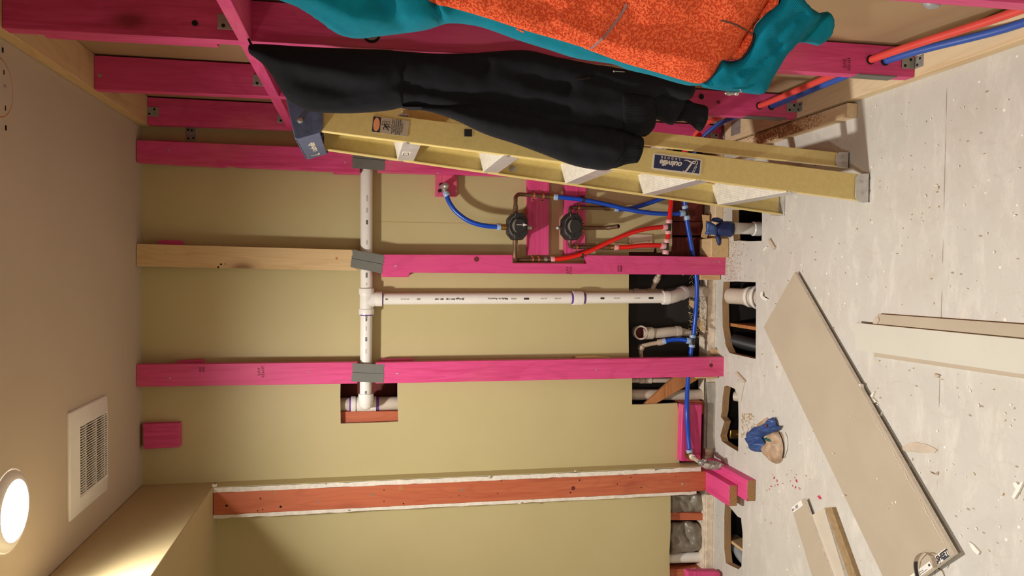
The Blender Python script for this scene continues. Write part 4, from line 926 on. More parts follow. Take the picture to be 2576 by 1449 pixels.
# steps, tilted up to the back
for i, z in enumerate((.262, .562, .860, 1.158, 1.452)):
    a, b_ = lr(LB, LT, z), lr(FB, FT, z); ya, yb = a.y+.0055, b_.y-.0055; x = (a.x+b_.x)/2+.002; dp = .080; up = .014
    m = MB(); zt = z+.020
    m.hexa([(x, ya, zt-.003), (x+dp, ya, zt-.003+up), (x+dp, yb, zt-.003+up), (x, yb, zt-.003), (x, ya, zt), (x+dp, ya, zt+up), (x+dp, yb, zt+up), (x, yb, zt)])
    for k in range(13):
        f = (k+.6)/13.2; xx = x+dp*f; zz = zt+up*f
        m.hexa([(xx-.0016, ya, zz-.001), (xx+.0016, ya, zz-.001), (xx+.0016, yb, zz-.001), (xx-.0016, yb, zz-.001), (xx-.0009, ya, zz+.0016), (xx+.0009, ya, zz+.0016), (xx+.0009, yb, zz+.0016), (xx-.0009, yb, zz+.0016)])
    s_ = m.build('step', 'alu_tread', t); s_['label'] = 'ribbed pale aluminium tread'
    m = MB(); m.box(x-.0015, x+.0015, ya, yb, zt-.052, zt-.0005); m.box(x-.0015, x+.012, ya, yb, zt-.054, zt-.052); o = m.build('front_lip', 'alu', s_, bevel=.0008)
    m = MB(); m.hexa([(x+dp-.003, ya, zt-.030+up), (x+dp, ya, zt-.030+up), (x+dp, yb, zt-.030+up), (x+dp-.003, yb, zt-.030+up), (x+dp-.003, ya, zt+up-.003), (x+dp, ya, zt+up-.003), (x+dp, yb, zt+up-.003), (x+dp-.003, yb, zt+up-.003)]); m.build('back_lip', 'alu', s_)
    for yy, sg in ((a.y+.008, 1), (a.y+.019, 1), (b_.y-.008, -1), (b_.y-.019, -1)):
        m = MB(); m.lathe((a.x-.0003, yy, zt-.014), (-1, 0, 0), [(0, .0058), (.0018, .0056), (.003, .0025), (.003, .0001)], 14); m.build('rivet', 'steel', t)
    if i == 4:
        mp = plane_map((x-.0019, (ya+yb)/2+.015, zt-.019), (0, -1, 0), (0, 0, 1)); m = MB()
        m.prism([mp(u, v) for u, v in ((-.035, -.011), (-.030, -.014), (.035, -.014), (.035, .008), (.030, .012), (-.035, .012))], (.0006, 0, 0)); q = m.build('step_sticker', 'sticker', t); q['label'] = 'small white sticker on the top step lip'
        mp2 = plane_map((x-.0026, (ya+yb)/2+.015, zt-.019), (0, -1, 0), (0, 0, 1))
        m = MB()
        for u0, u1, v0, v1 in ((-.028, .000, -.010, -.008), (-.028, .000, .006, .008), (-.028, -.026, -.010, .008), (-.002, .000, -.010, .008)): m.prism([mp2(u0, v0), mp2(u1, v0), mp2(u1, v1), mp2(u0, v1)], (.0004, 0, 0))
        m.build('box_print', 'ink', q); lettering('lettering', [('III', .009, .016, .004, 0, .0003), ('IIII', .009, .016, -.006, 0, .0003)], mp2, 'ink', q)
# braces under the lowest step
z = .262
for A, B, s_ in ((LB, LT, 1), (FB, FT, -1)):
    p = lr(A, B, z); m = MB(); a = Vector((p.x+.030, p.y+s_*.13, z-.012)); b_ = Vector((p.x+.030, p.y+s_*.010, z-.15)); w = Vector((.010, 0, 0)); e = (b_-a).cross(w).normalized()*.0015
    m.hexa([a-w-e, a+w-e, b_+w-e, b_-w-e, a-w+e, a+w+e, b_+w+e, b_-w+e]); m.build('step_brace', 'alu', t)
# shoes
def shoe(A, B, wx, sgn, dep, nm):
    p = lr(A, B, 0); m = MB(); y0 = p.y-sgn*.0025; x0, x1 = p.x-.003, p.x+wx+.002
    q = lambda x, z: (x, y0, z)
    m.prism([q(x0, .0015), q(x1+.004, .0015), q(x1+.002, .040), q(x1-.010, .052), q(x0+.014, .052), q(x0, .040)], (0, sgn*.0022, 0))
    m.box(x0, x1+.003, min(y0, y0+sgn*(dep+.006)), max(y0, y0+sgn*(dep+.006)), .0006, .006)
    o = m.build(nm, 'alu', t, bevel=.0008)
    for xx, zz in ((p.x+wx*.3, .026), (p.x+wx*.75, .030)):
        m = MB(); m.lathe((xx, y0-sgn*.0002, zz), (0, -sgn, 0), [(0, .0050), (.002, .0046), (.003, .002), (.003, .0001)], 14); m.build('rivet', 'steel', o)
shoe(LB, LT, .083, 1, .026, 'shoe'); shoe(FB, FT, .083, -1, .026, 'shoe'); shoe(RLB, RLT, .044, 1, .022, 'shoe'); shoe(RFB, RFT, .044, -1, .022, 'shoe')
# rear horizontal braces
for z in (.30, .62, .95, 1.25, 1.49):
    a, b_ = lr(RLB, RLT, z), lr(RFB, RFT, z); m = MB(); m.box(a.x+.010, a.x+.030, a.y+.005, b_.y-.005, z-.002, z+.002); m.box(a.x+.010, a.x+.0125, a.y+.005, b_.y-.005, z-.016, z); m.build('rear_brace', 'alu', t)
for A, C_ in ((LT, RLT),):
    a = lr(LB, LT, 1.45)+Vector((.06, .018, 0)); b_ = lr(RLB, RLT, 1.47)+Vector((.02, -.004, 0)); m = MB(); m.tube([a, b_], .004, 8); m.build('spreader_bar', 'alu', t)
m = MB(); c = W(1175, 340, y=2.165); a = lr(LB, LT, c.z); m.box(a.x+.002, a.x+.016, a.y-.006, a.y-.0008, c.z-.014, c.z+.012) if False else m.box(W(1178, 336, y=2.165).x-.008, W(1178, 336, y=2.165).x+.012, 2.160, 2.172, c.z-.014, c.z+.008)
m.build('hinge_tab', 'valve_black', t)
p = W(1291, 423, y=2.58); m = MB(); m.lathe((p.x, 2.5935+.0, p.z), (0, -1, 0), [(0, .012), (.002, .011), (.003, .005), (.003, .0001)], 18); m.build('web_rivet', 'steel', t)
# top cap, tilted up to the back
cx0, cz0 = .386, 1.706; ang = math.radians(12); ex = Vector((math.cos(ang), 0, math.sin(ang))); ez = Vector((-math.sin(ang), 0, math.cos(ang)))
def cpt(u, y, v): return Vector((cx0, 0, cz0))+ex*u+ez*v+Vector((0, y, 0))
yn, yf = 2.188, 2.584
m = MB()
def cap_sec(y, s=1.0): return [cpt(*q) for q in ((-.004, y, 0), (-.010, y, .066), (-.006, y, .072), (.150, y, .072), (.158, y, .064), (.158, y, .010), (.060, y, -.004), (.010, y, .0))]
m.prism([cpt(-.004, yn, .0), cpt(-.012, yn, .064), cpt(-.006, yn, .071), cpt(.150, yn, .071), (cpt(.158, yn, .060)), cpt(.150, yn, -.01), cpt(.085, yn, -.026), cpt(.012, yn, -.012)], (0, .004, 0))
m.prism([cpt(-.004, yf-.004, .0), cpt(-.012, yf-.004, .064), cpt(-.006, yf-.004, .071), cpt(.150, yf-.004, .071), (cpt(.158, yf-.004, .060)), cpt(.150, yf-.004, -.01), cpt(.085, yf-.004, -.026), cpt(.012, yf-.004, -.012)], (0, .004, 0))
m.hexa([cpt(-.008, yn, .067), cpt(.155, yn, .067), cpt(.155, yf, .067), cpt(-.008, yf, .067), cpt(-.008, yn, .0712), cpt(.155, yn, .0712), cpt(.155, yf, .0712), cpt(-.008, yf, .0712)])
m.hexa([cpt(-.004, yn, 0), cpt(.0, yn, 0), cpt(.0, yf, 0), cpt(-.004, yf, 0), cpt(-.012, yn, .066), cpt(-.008, yn, .066), cpt(-.008, yf, .066), cpt(-.012, yf, .066)])
cap = m.build('top_cap', 'cap_blue', t, bevel=.002); cap['label'] = 'scuffed blue-grey top cap'
p = W(755, 303, y=yn); m = MB(); m.lathe((p.x, yn-.0002, p.z), (0, -1, 0), [(0, .0085), (.003, .008), (.005, .004), (.005, .0001)], 16); m.build('cap_bolt', 'steel', cap)
mp = lambda x, y: cpt(-.0125+(.0+.033-y-.033)*.12*0-(y+.033)*.12*0, (yn+yf)/2-x, .034+y)+Vector((-.0016, 0, 0))-ex*(.0)
def capmap(x, y):
    v = .034+y*.6; u = -.004+(-.008)*v/.066; return cpt(u-.0008, (yn+yf)/2+.01-x*1.35, v)
lettering('lettering', [('L', .066, -.098, .000, .35, .0010), ('ouisville', .044, .012, -.002, .35, .0010, .9)], capmap, 'sticker', cap)
# stickers on the near rail
rd = (LT-LB).normalized(); perp = Vector((-1, 0, 0)); perp = (perp-rd*perp.dot(rd)).normalized()      # toward the front edge
def railpt(px, py):
    p = W(px, py, y=2.15)
    for _ in range(4): p = W(px, py, y=lr(LB, LT, p.z).y)
    return p
c = railpt(1703, 413); L = (railpt(1642, 403)-railpt(1764, 421)).length; Wd = (railpt(1711, 393)-railpt(1697, 431)).length
nrm = Vector((0, -1, 0))
def smap(off):
    o_ = c+nrm*off
    return lambda x, y: o_+rd*x+perp*y
def rrect(mp, hx, hy, r=.005):
    P = []
    for sx, sy, a0 in ((1, 1, 0), (-1, 1, 90), (-1, -1, 180), (1, -1, 270)):
        for k in range(4): a = math.radians(a0+30*k); P.append(mp(sx*(hx-r)+math.cos(a)*r, sy*(hy-r)+math.sin(a)*r))
    return P
m = MB(); m.prism(rrect(smap(.0012), L/2, Wd/2), (0, .0010, 0)); stk = m.build('brand_sticker', 'sticker', t); stk['label'] = 'white-bordered navy maker sticker'
m = MB(); m.prism(rrect(smap(.0016), L/2-.005, Wd/2-.0045, .001), (0, .0004, 0)); m.build('navy_field', 'sticker_blue', stk)
k = L/.150; lm = smap(.0021)
lettering('lettering', [('ouisville', .0235*k, .018*k, .0005*k, .35, .0008, .92), ('L A D D E R', .0092*k, .022*k, -.0145*k, 0, .00025, 1.25)], lm, 'sticker', stk)
# the big script L with its swash, and the tiny ladder emblem crossing it
def stroke(mm, pts, w, mp, n=6):
    P = smooth_path([Vector((a, b_, 0)) for a, b_ in pts], n); ws = w if isinstance(w, (list, tuple)) else [w]*len(pts)
    for i in range(len(P)-1):
        f = i/(len(P)-1)*(len(ws)-1); g = (i+1)/(len(P)-1)*(len(ws)-1)
        w0 = ws[int(f)]+(ws[min(int(f)+1, len(ws)-1)]-ws[int(f)])*(f-int(f)); w1 = ws[min(int(g), len(ws)-1)]+(ws[min(int(g)+1, len(ws)-1)]-ws[min(int(g), len(ws)-1)])*(g-int(g))
        d = (P[i+1]-P[i]).normalized(); e = Vector((-d.y, d.x, 0))
        q = [P[i]-e*w0, P[i+1]-e*w1, P[i+1]+e*w1, P[i]+e*w0]; mm._f([mm.b.verts.new(mp(v.x*k, v.y*k)) for v in q])
m = MB()
stroke(m, [(-.022, .016), (-.020, .019), (-.025, .020), (-.031, .014), (-.038, .002), (-.046, -.011), (-.052, -.015), (-.056, -.011), (-.050, -.008), (-.038, -.012), (-.026, -.015), (-.020, -.012)], [.0006, .0016, .0018, .0026, .0028, .0022, .0012, .0009, .0014, .0020, .0012, .0005], lm)
stroke(m, [(-.048, .019), (-.056, -.002)], .0006, lm); stroke(m, [(-.053, .020), (-.061, -.001)], .0006, lm)
for f in (0, .2, .4, .6, .8, 1): stroke(m, [(-.048-.008*f, .019-.021*f), (-.053-.008*f, .020-.021*f)], .0005, lm)
stroke(m, [(-.058, -.004), (-.062, -.012), (-.058, -.017), (-.052, -.013)], .0012, lm)
m.build('emblem', 'sticker', stk)
# warning sticker
c2 = railpt(982, 318); L2 = (railpt(936, 309)-railpt(1027, 326)).length; W2 = (railpt(987, 300)-railpt(977, 338)).length
px_ = -perp
def wmap(off):
    o_ = c2+nrm*off
    return lambda x, y: o_+px_*x+rd*y
m = MB(); m.prism(rrect(wmap(.0012), W2/2, L2/2, .001), (0, .0010, 0)); ws_ = m.build('warning_sticker', 'sticker_grey', t); ws_['label'] = 'silver danger sticker with a falling figure'
m = MB(); y1 = L2/2-.0015; y0 = y1-.022; m.prism([wmap(.0016)(a, b_) for a, b_ in ((-W2/2+.001, y0), (W2/2-.001, y0), (W2/2-.001, y1), (-W2/2+.001, y1))], (0, .0004, 0)); m.build('black_header', 'ink', ws_)
m = MB(); m.prism([wmap(.0020)(math.cos(a)*(W2/2-.003), (y0+y1)/2+math.sin(a)*.009) for a in [q*math.pi/14 for q in range(28)]], (0, .0004, 0)); m.build('orange_oval', 'sticker_orange', ws_)
wm = wmap(.0021); k2 = L2/.10; k = 1.0
m = MB(); yy = y0-.016
for a in ((-.001, .013, .012, .010), (.002, .009, .013, .006)): pass
stroke(m, [(.002, yy+.014), (.006, yy-.012)], .0005, wm); stroke(m, [(.012, yy+.012), (.014, yy-.012)], .0005, wm)
for f in (.1, .35, .6, .85): stroke(m, [(.002+.004*f, yy+.014-.026*f), (.012+.002*f, yy+.012-.024*f)], .0005, wm)
stroke(m, [(.004, yy+.006), (-.001, yy+.001), (-.007, yy-.004)], .0022, wm); stroke(m, [(-.001, yy+.001), (-.006, yy+.006), (-.012, yy+.005)], .0012, wm); stroke(m, [(-.007, yy-.004), (-.013, yy-.009)], .0014, wm); stroke(m, [(-.004, yy-.001), (-.001, yy-.008), (-.004, yy-.013)], .0012, wm)
stroke(m, [(-.011, yy+.001), (-.0105, yy+.001)], .0022, wm); m.build('falling_figure', 'ink', ws_)
ls = ['FAILURE TO READ', 'AND FOLLOW', 'INSTRUCTIONS ON', 'THIS LADDER MAY', 'RESULT IN INJURIES', 'OR DEATH.']
yt = y0-.034
lettering('lettering', [(s_, .0052, 0, yt-i*.0056, 0, .00015) for i, s_ in enumerate(ls)], wm, 'ink', ws_)

# ================================================================== SCRAPS ON THE FLOOR
def sheet(name, label, cat, px4, z4, th, mats, side=1, bevel=0):
    """four pixels on horizontal planes z4 (bottom face), thickness th"""
    P = [W(a, b_, z=zz+th) for (a, b_), zz in zip(px4, z4)]; m = MB()
    m.hexa([p-Vector((0, 0, th)) for p in P]+P)
    o = m.build(name, mats, bevel=bevel)
    for i, f in enumerate(o.data.polygons):
        if len(mats) > 1 and abs(f.normal.z) < .5: f.material_index = 1
    return tag(o, label, cat)
A = sheet('drywall_offcut', 'long wide brown drywall offcut lying diagonally on the floor', 'drywall scrap', [(1999, 685), (1921, 823), (2247, 1505), (2401, 1393)], [.010, .0008, .0008, .018], .0125, ['kraft', 'gyp'])
# label on its end: tape strip, lettering, curled strip
eR, eL = W(2401, 1393, z=.031), W(2247, 1505, z=.0135); ed = (eL-eR).normalized(); ln = (W(1999, 685, z=.0225)-eR).normalized()
nr = ed.cross(ln).normalized(); nr = nr if nr.z > 0 else -nr
e_map = lambda off: (lambda x, y: eR+ed*x+ln*y+nr*off)
mp = e_map(.0004); m = MB(); m.prism([mp(.020, .002), mp(.095, .002), mp(.095, .024), mp(.020, .024)], nr*.0005); q = m.build('end_label', 'white', A); q['label'] = 'white printed end tape'
mp = e_map(.0013); lettering('lettering', [('SHEET', .020, -.048, .013, .2, .0010)], lambda x, y: mp(-x, y), 'ink', q)
m = MB(); m.prism([mp(.021, .0022), mp(.050, .0022), mp(.050, .0055), mp(.021, .0055)], nr*.0003); m.prism([mp(.074, .004), mp(.080, .002), mp(.082, .012), mp(.078, .020), mp(.076, .010)], nr*.0003); m.build('navy_bar', 'sticker_blue', q)
mp = e_map(.0004); m = MB(); m.prism([mp(.105, .004), mp(.30, .004), mp(.30, .022), mp(.105, .022)], nr*.0005); q = m.build('end_label', 'white', A); q['label'] = 'white printed end tape, second stretch'
mp = e_map(.0013); m = MB()
for a, b_, c_ in ((.13, .29, .008), (.15, .30, .013)): m.prism([mp(a, c_), mp(b_, c_), mp(b_, c_+.001), mp(a, c_+.001)], nr*.0003)
m.prism([mp(.112, .010), mp(.120, .012), mp(.116, .018), mp(.110, .015)], nr*.0003); m.build('print_lines', 'ink', q)
L_ = (W(1999, 685, z=.0225)-eR).length; rs = random.Random(3)
for lo, hi in ((.03, .17), (.19, .33), (.36, .47)):
    m = MB(); n_ = int((hi-lo)/.008)
    for i in range(n_):
        if rs.random() < .25: continue
        a_ = lo+(hi-lo)*i/n_; w_ = rs.uniform(.0005, .0022); c0 = .013+rs.uniform(-.0015, .0015); m.prism([mp(c0, a_), mp(c0+w_, a_), mp(c0+w_*.6, a_+.009), mp(c0, a_+.009)], nr*.0002)
    q = m.build('scuffed_edge', 'dust_white', A); q['label'] = 'white scuffs along the board edge'
for px, py, sz in ((2255, 1263, .006), (2246, 1265, .004), (2233, 1279, .003), (2208, 1204, .005), (2218, 1212, .003), (2140, 1047, .004), (2130, 1035, .003), (2125, 1010, .003), (2095, 1140, .004), (2122, 1246, .005)):
    c_ = W(px, py, z=.0235)+nr*.002; m = MB(); rr_ = [sz*rs.uniform(.3, .8) for _ in range(7)]; m.prism([c_+Vector((math.cos(k*.9)*rr_[k], math.sin(k*.9)*rr_[k], 0)) for k in range(7)], (0, 0, -.004)); q = m.build('plaster_fleck', 'dust_white', A); q['label'] = 'white plaster fleck'
# curled paper strip standing off the end
def ribbon(mm, pts, width, n=6, wd=Vector((0, 0, 1))):
    P = smooth_path(pts, n)
    a = [mm.b.verts.new(p-wd*width/2) for p in P]; b_ = [mm.b.verts.new(p+wd*width/2) for p in P]
    c_ = [mm.b.verts.new(p-wd*width/2+Vector((.0006, .0003, 0))) for p in P]; d_ = [mm.b.verts.new(p+wd*width/2+Vector((.0006, .0003, 0))) for p in P]
    for i in range(len(P)-1):
        mm._f([a[i], a[i+1], b_[i+1], b_[i]]); mm._f([d_[i], d_[i+1], c_[i+1], c_[i]]); mm._f([b_[i], b_[i+1], d_[i+1], d_[i]]); mm._f([c_[i], c_[i+1], a[i+1], a[i]])
P = [W(2352, 1428, z=.036), W(2351, 1412, z=.045), W(2342, 1397, z=.05), W(2326, 1390, z=.05), W(2312, 1396, z=.045), W(2304, 1412, z=.038), W(2304, 1430, z=.034), W(2309, 1456, z=.032)]
m = MB(); ribbon(m, P, .015); o = m.build('curled_strip', ['card']); tag(o, 'curled brown paper strip looping off the end of the long drywall offcut', 'paper strip')
m = MB(); ribbon(m, [p+Vector((-.0015, -.001, .0)) for p in P[5:]], .010); q = m.build('black_stripe', 'ink', o)
m = MB(); P2 = [W(2360, 1430, z=.004), W(2370, 1436, z=.004), W(2376, 1450, z=.002)]; m.tube(smooth_path(P2, 5), .0010, 6); tag(m.build('wire_thread', 'brass'), 'thin curved brown thread beside the end of the long drywall offcut', 'thread')
# white-faced board at the right with its brown underlayers
sheet('drywall_offcut', 'pale grey drywall strip lying on top at the right edge of the photo', 'drywall scrap', [(2149, 812), (2152, 880), (2640, 951), (2640, 860)], [.0145]*4, .0125, ['face_paper', 'gyp'])
sheet('drywall_offcut', 'brown-backed drywall strip showing as a thin band below the pale grey one', 'drywall scrap', [(2199, 860), (2199, 897), (2640, 962), (2640, 910)], [.0008]*4, .0125, ['kraft', 'gyp'])
D_ = sheet('drywall_offcut', 'narrow brown drywall strip with dark crumbling edges beside the pale grey one', 'drywall scrap', [(2208, 790), (2203, 830), (2640, 870), (2640, 821)], [.0008]*4, .0125, ['kraft', 'brace_wood'])
m = MB(); p0, p1, p2 = W(2187, 815, z=.013), W(2208, 813, z=.013), W(2204, 797, z=.013)
m.prism([W(a, b_, z=.0145) for a, b_ in ((2198, 802), (2202, 796), (2210, 797), (2212, 806), (2206, 815), (2196, 814))], (0, 0, .0008)); m.build('torn_paper', 'card', D_)
# three narrow strips at the lower edge
E1 = sheet('drywall_offcut', 'narrow brown drywall strip with a white label on its upper end', 'drywall scrap', [(1991, 1277), (2021, 1254), (2110, 1500), (2058, 1500)], [.016, .012, .012, .016], .0125, ['kraft', 'gyp'])
a, b_, d = W(1991, 1277, z=.0288), W(2021, 1254, z=.0248), (W(2058, 1500, z=.0288)-W(1991, 1277, z=.0288)).normalized(); u = (b_-a).normalized(); nz = Vector((0, 0, .0005))
m = MB(); m.prism([a+u*.002+nz, a+u*(b_-a).length*.85+nz, a+u*(b_-a).length*.85+d*.020+nz, a+u*.002+d*.020+nz], (0, 0, .0004)); q = m.build('end_label', 'white', E1)
m = MB(); m.prism([a+u*.026+d*.004+nz*2, a+u*.044+d*.004+nz*2, a+u*.044+d*.015+nz*2, a+u*.026+d*.015+nz*2], (0, 0, .0003)); m.build('grey_print', 'ink_grey', q)
lettering('lettering', [('827', .009, .009, .010, 0, .0004)], lambda x, y: a+u*x+d*y+nz*2.2, 'ink', q)
sheet('drywall_offcut', 'white-faced drywall strip between the labelled strip and the wooden batten', 'drywall scrap', [(2042, 1296), (2073, 1277), (2140, 1500), (2095, 1500)], [.0008]*4, .0125, ['dusty_face', 'gyp'])
m = MB(); 
sheet('wooden_batten', 'thin rough wooden batten at the lower edge beside the white-faced strip', 'batten', [(2076, 1278), (2092, 1276), (2172, 1500), (2152, 1500)], [.0008]*4, .016, ['batten'])
# leaf shaped paper scrap
def scrap(name, label, px, th, mat, z=.0008, bow=0):
    P = [W(a, b_, z=z) for a, b_ in px]; c_ = sum(P, Vector())/len(P)
    m = MB(); top = [m.b.verts.new(p+Vector((0, 0, th))) for p in P]; bt = [m.b.verts.new(p) for p in P]; cc = m.b.verts.new(c_+Vector((0, 0, th+bow))); cb = m.b.verts.new(c_)
    n = len(P)
    for i in range(n): m._f([top[i], top[(i+1) % n], cc]); m._f([bt[(i+1) % n], bt[i], cb]); m._f([bt[i], bt[(i+1) % n], top[(i+1) % n], top[i]])
    return tag(m.build(name, mat), label, 'scrap')
scrap('paper_scrap', 'leaf-shaped brown paper scrap right of the long drywall offcut', [(2260, 1132), (2275, 1122), (2290, 1113), (2305, 1112), (2330, 1117), (2350, 1126), (2359, 1132), (2352, 1139), (2320, 1140), (2300, 1137), (2280, 1136)], .002, 'card', bow=.006)
scrap('paper_scrap', 'curled pale strip on the floor beside the second floor hole', [(1917, 734), (1922, 733), (1921, 742), (1926, 750), (1935, 752), (1930, 757), (1920, 752), (1915, 744)], .006, 'dust_white', bow=.002)
scrap('paper_scrap', 'folded pale cardboard sliver right of the left stud foot', [(1852, 938), (1857, 935), (1879, 959), (1874, 962)], .008, 'card', bow=.004)
scrap('paper_scrap', 'flat pale cardboard triangle above the third floor hole', [(1852, 962), (1874, 961), (1864, 1012), (1858, 990), (1850, 974)], .003, 'face_paper', bow=.001)
scrap('paper_scrap', 'white torn drywall fragment at the middle edge of the long offcut', [(2163, 964), (2172, 966), (2174, 976), (2166, 980), (2162, 974)], .012, 'dust_white', z=.012)
scrap('paper_scrap', 'jagged white fragment pair sticking from the long offcut edge', [(2184, 1004), (2203, 984), (2198, 1000), (2209, 1011), (2190, 1018), (2194, 1010)], .006, 'dust_white')
scrap('paper_scrap', 'small pointed white flake beside the long offcut', [(2211, 1048), (2222, 1036), (2218, 1047)], .005, 'dust_white')
scrap('paper_scrap', 'folded pale flake on the open floor below the pale grey strip', [(2354, 939), (2368, 944), (2362, 950), (2356, 948)], .006, 'card', bow=.003)
scrap('paper_scrap', 'pale splinter lying below the first floor hole', [(1935, 602), (1940, 600), (1953, 622), (1949, 629), (1943, 620)], .007, 'card', bow=.003)
scrap('paper_scrap', 'short pale stick below the first floor hole', [(1921, 628), (1930, 619), (1932, 621), (1923, 632)], .004, 'dust_white')
scrap('paper_scrap', 'white gypsum crumbs cluster at the right edge beyond the leaf scrap', [(2552, 1216), (2560, 1212), (2566, 1220), (2580, 1210), (2568, 1236), (2556, 1255), (2550, 1250), (2560, 1230)], .006, 'dust_white')
scrap('paper_scrap', 'hook-shaped gypsum crumb under the leaf scrap', [(2342, 1186), (2350, 1195), (2361, 1195), (2362, 1186), (2359, 1194), (2350, 1192)], .004, 'card')
scrap('paper_scrap', 'white crumb strip near the lower right of the long offcut', [(2441, 1362), (2452, 1370), (2468, 1388), (2464, 1396), (2452, 1386), (2446, 1376)], .005, 'dust_white')
scrap('paint_chip', 'bright pink chip beside the labelled drywall strip', [(2057, 1248), (2062, 1246), (2067, 1255), (2063, 1256)], .003, 'chip_red')
rnd = random.Random(11); m = MB()
def crumbs(m, n, reg, smin, smax, hmax=.004):
    for i in range(n):
        px, py = reg(); c_ = W(px, py, z=0); a = rnd.uniform(0, math.pi); s_ = rnd.uniform(smin, smax); e = rnd.uniform(.2, .6)*s_
        u, v = Vector((math.cos(a), math.sin(a), 0)), Vector((-math.sin(a), math.cos(a), 0)); z_ = rnd.uniform(.0006, .001); h = rnd.uniform(.0008, hmax)
        m.prism([c_+u*s_*.5+Vector((0, 0, z_)), c_+v*e*.6+Vector((0, 0, z_)), c_-u*s_*.5+Vector((0, 0, z_)), c_-v*e*.4+Vector((0, 0, z_))], (0, 0, h))
def reg1():
    while True:
        px, py = rnd.uniform(1815, 2576), rnd.uniform(250, 1449)
        if py > 250+0*(px) and not (1805 < px < 1925 and (520 < py < 612 or 700 < py < 910 or 965 < py < 1140 or 1270 < py < 1435)): return px, py
crumbs(m, 220, reg1, .003, .011); o = m.build('floor_crumbs', 'dust_white'); tag(o, 'white gypsum crumbs sprinkled over the subfloor', 'crumbs'); o['kind'] = 'stuff'
m = MB(); crumbs(m, 330, lambda: (1822+abs(rnd.gauss(0, 22)), rnd.uniform(606, 704)), .002, .007, .002); crumbs(m, 70, reg1, .003, .010); crumbs(m, 120, lambda: (rnd.uniform(1866, 1900), rnd.uniform(1040, 1100)), .003, .012)
crumbs(m, 160, lambda: (lambda f: (1880+160*f+rnd.gauss(0, 8), 372-72*f+rnd.gauss(0, 6)))(rnd.random()), .003, .010)
o = m.build('wood_shavings', 'shaving'); tag(o, 'scattered wood shavings and splinters on the subfloor', 'shavings'); o['kind'] = 'stuff'
m = MB(); crumbs(m, 22, lambda: (rnd.uniform(1930, 2055), rnd.uniform(1190, 1235)), .004, .011); o = m.build('pink_chips', 'chip_red'); tag(o, 'sprinkle of pink paint chips on the floor by the cut timbers', 'chips'); o['kind'] = 'stuff'
# board lying along the right wall
m = MB(); m.box(.512, .558, 2.195, 3.02, .0006, .038)
tag(m.build('floor_board', 'plate_wood', bevel=.002), 'short pale board lying on the floor along the bottom plate behind the ladder', 'board')
m = MB()
for i in range(800):
    y = 2.30+rnd.betavariate(2, 2)*.55; x = .512+.046*rnd.random(); s_ = rnd.uniform(.0015, .0042); a = rnd.uniform(0, 3)
    u = Vector((math.cos(a)*s_, math.sin(a)*s_, 0)); v = Vector((-math.sin(a)*s_*.4, math.cos(a)*s_*.4, 0)); c_ = Vector((x, y, .0386))
    m.prism([c_+u, c_+v, c_-u, c_-v], (0, 0, rnd.uniform(.0008, .003)))
o = m.build('sawdust', plain('sawdust_red', srgb(192, 140, 92), .9, var=.3, vs=200)); tag(o, 'reddish sawdust heaped on the board behind the ladder', 'sawdust'); o['kind'] = 'stuff'
# capped pipe at the top right and pipes in the floor holes
t = thing('capped_pipe', 'grey capped pipe end sticking out between the nearest studs', 'pipe fitting', tuple(W(2347, -10, x=.60)))
c_ = W(2347, 16, x=.588); m = MB(); m.lathe(c_+Vector((.058, 0, 0)), (-1, 0, 0), [(0, .0185), (.024, .0185), (.026, .0205), (.040, .0210), (.052, .0195), (.060, .013), (.062, .0001)], 26); m.build('cap', 'grey_pipe', t)
m = MB(); m.lathe(c_+Vector((.064, 0, 0)), (-1, 0, 0), [(0, .0165), (.012, .0165)], 22); m.build('pipe', 'grey_pipe', t)
def down(name, label, pts, r, mat, hubs=()):
    P = [Vector(p) for p in pts]; t = thing(name, label, 'pipe', tuple(P[0])); m = MB(); m.tube(smooth_path(P, 6), r, 22); m.build('pipe', mat, t)
    for a, b_ in hubs: hub(Vector(a), Vector(b_), r+.006, 'hub', mat, t)
    return t
g0 = W(1900, 577, z=0)
# standing pipe with the blue nitrile glove over it
gb, gt = W(1908, 577, z=-.10), None
px0 = W(1880, 575, z=0).x
t = thing('stand_pipe', 'short white pipe rising from the first floor hole under the blue glove', 'pipe', (px0, 2.90, -.25))
m = MB(); m.tube([(px0, 2.905, -.30), (px0, 2.905, .075)], .0245, 24); m.build('pipe', 'pvc', t)
m = MB(); m.lathe((px0, 2.905, -.06), (0, 0, 1), [(0, .024), (0, .030), (.032, .030), (.036, .026)], 26); m.build('hub', 'pvc', t)
c_ = W(1862, 745, z=-.06)
t = thing('drain_trap', 'fat white drain fittings seen down the second floor hole', 'pipe', (c_.x, 2.98, -.2))
m = MB(); m.tube(smooth_path([(c_.x, 3.10, -.03), (c_.x, 3.02, -.055), (c_.x, 2.94, -.085), (c_.x, 2.80, -.12)], 6), [.036]*7+[.040]*6+[.050]*6, 26); m.build('pipe', 'pvc_old', t)
for y_, z_, r_ in ((2.99, -.066, .046), (2.955, -.080, .052)): m = MB(); m.lathe((c_.x, y_, z_), (0, -1, -.4), [(0, r_-.006), (0, r_), (.014, r_), (.014, r_-.006)], 28); m.build('hub', 'white', t)
c_ = W(1865, 865, z=-.10); down('flexible_hose', 'dark flexible hose down the second floor hole', [(c_.x+.02, 3.10, -.05), (c_.x, 3.0, -.12), (c_.x-.02, 2.90, -.2)], .030, 'valve_black')
m = MB(); c_ = W(1870, 821, z=-.05); m.box(c_.x-.007, c_.x+.007, 2.6, 3.135, -.20, -.040); tag(m.build('floor_joist', 'brace_wood'), 'brown joist edge crossing the second floor hole', 'joist')
c_ = W(1850, 995, z=-.05); down('waste_pipe', 'pale pipe elbow showing down the third floor hole', [(c_.x, 3.06, -.04), (c_.x, 3.02, -.08), (c_.x, 2.99, -.2)], .022, 'pvc_old')
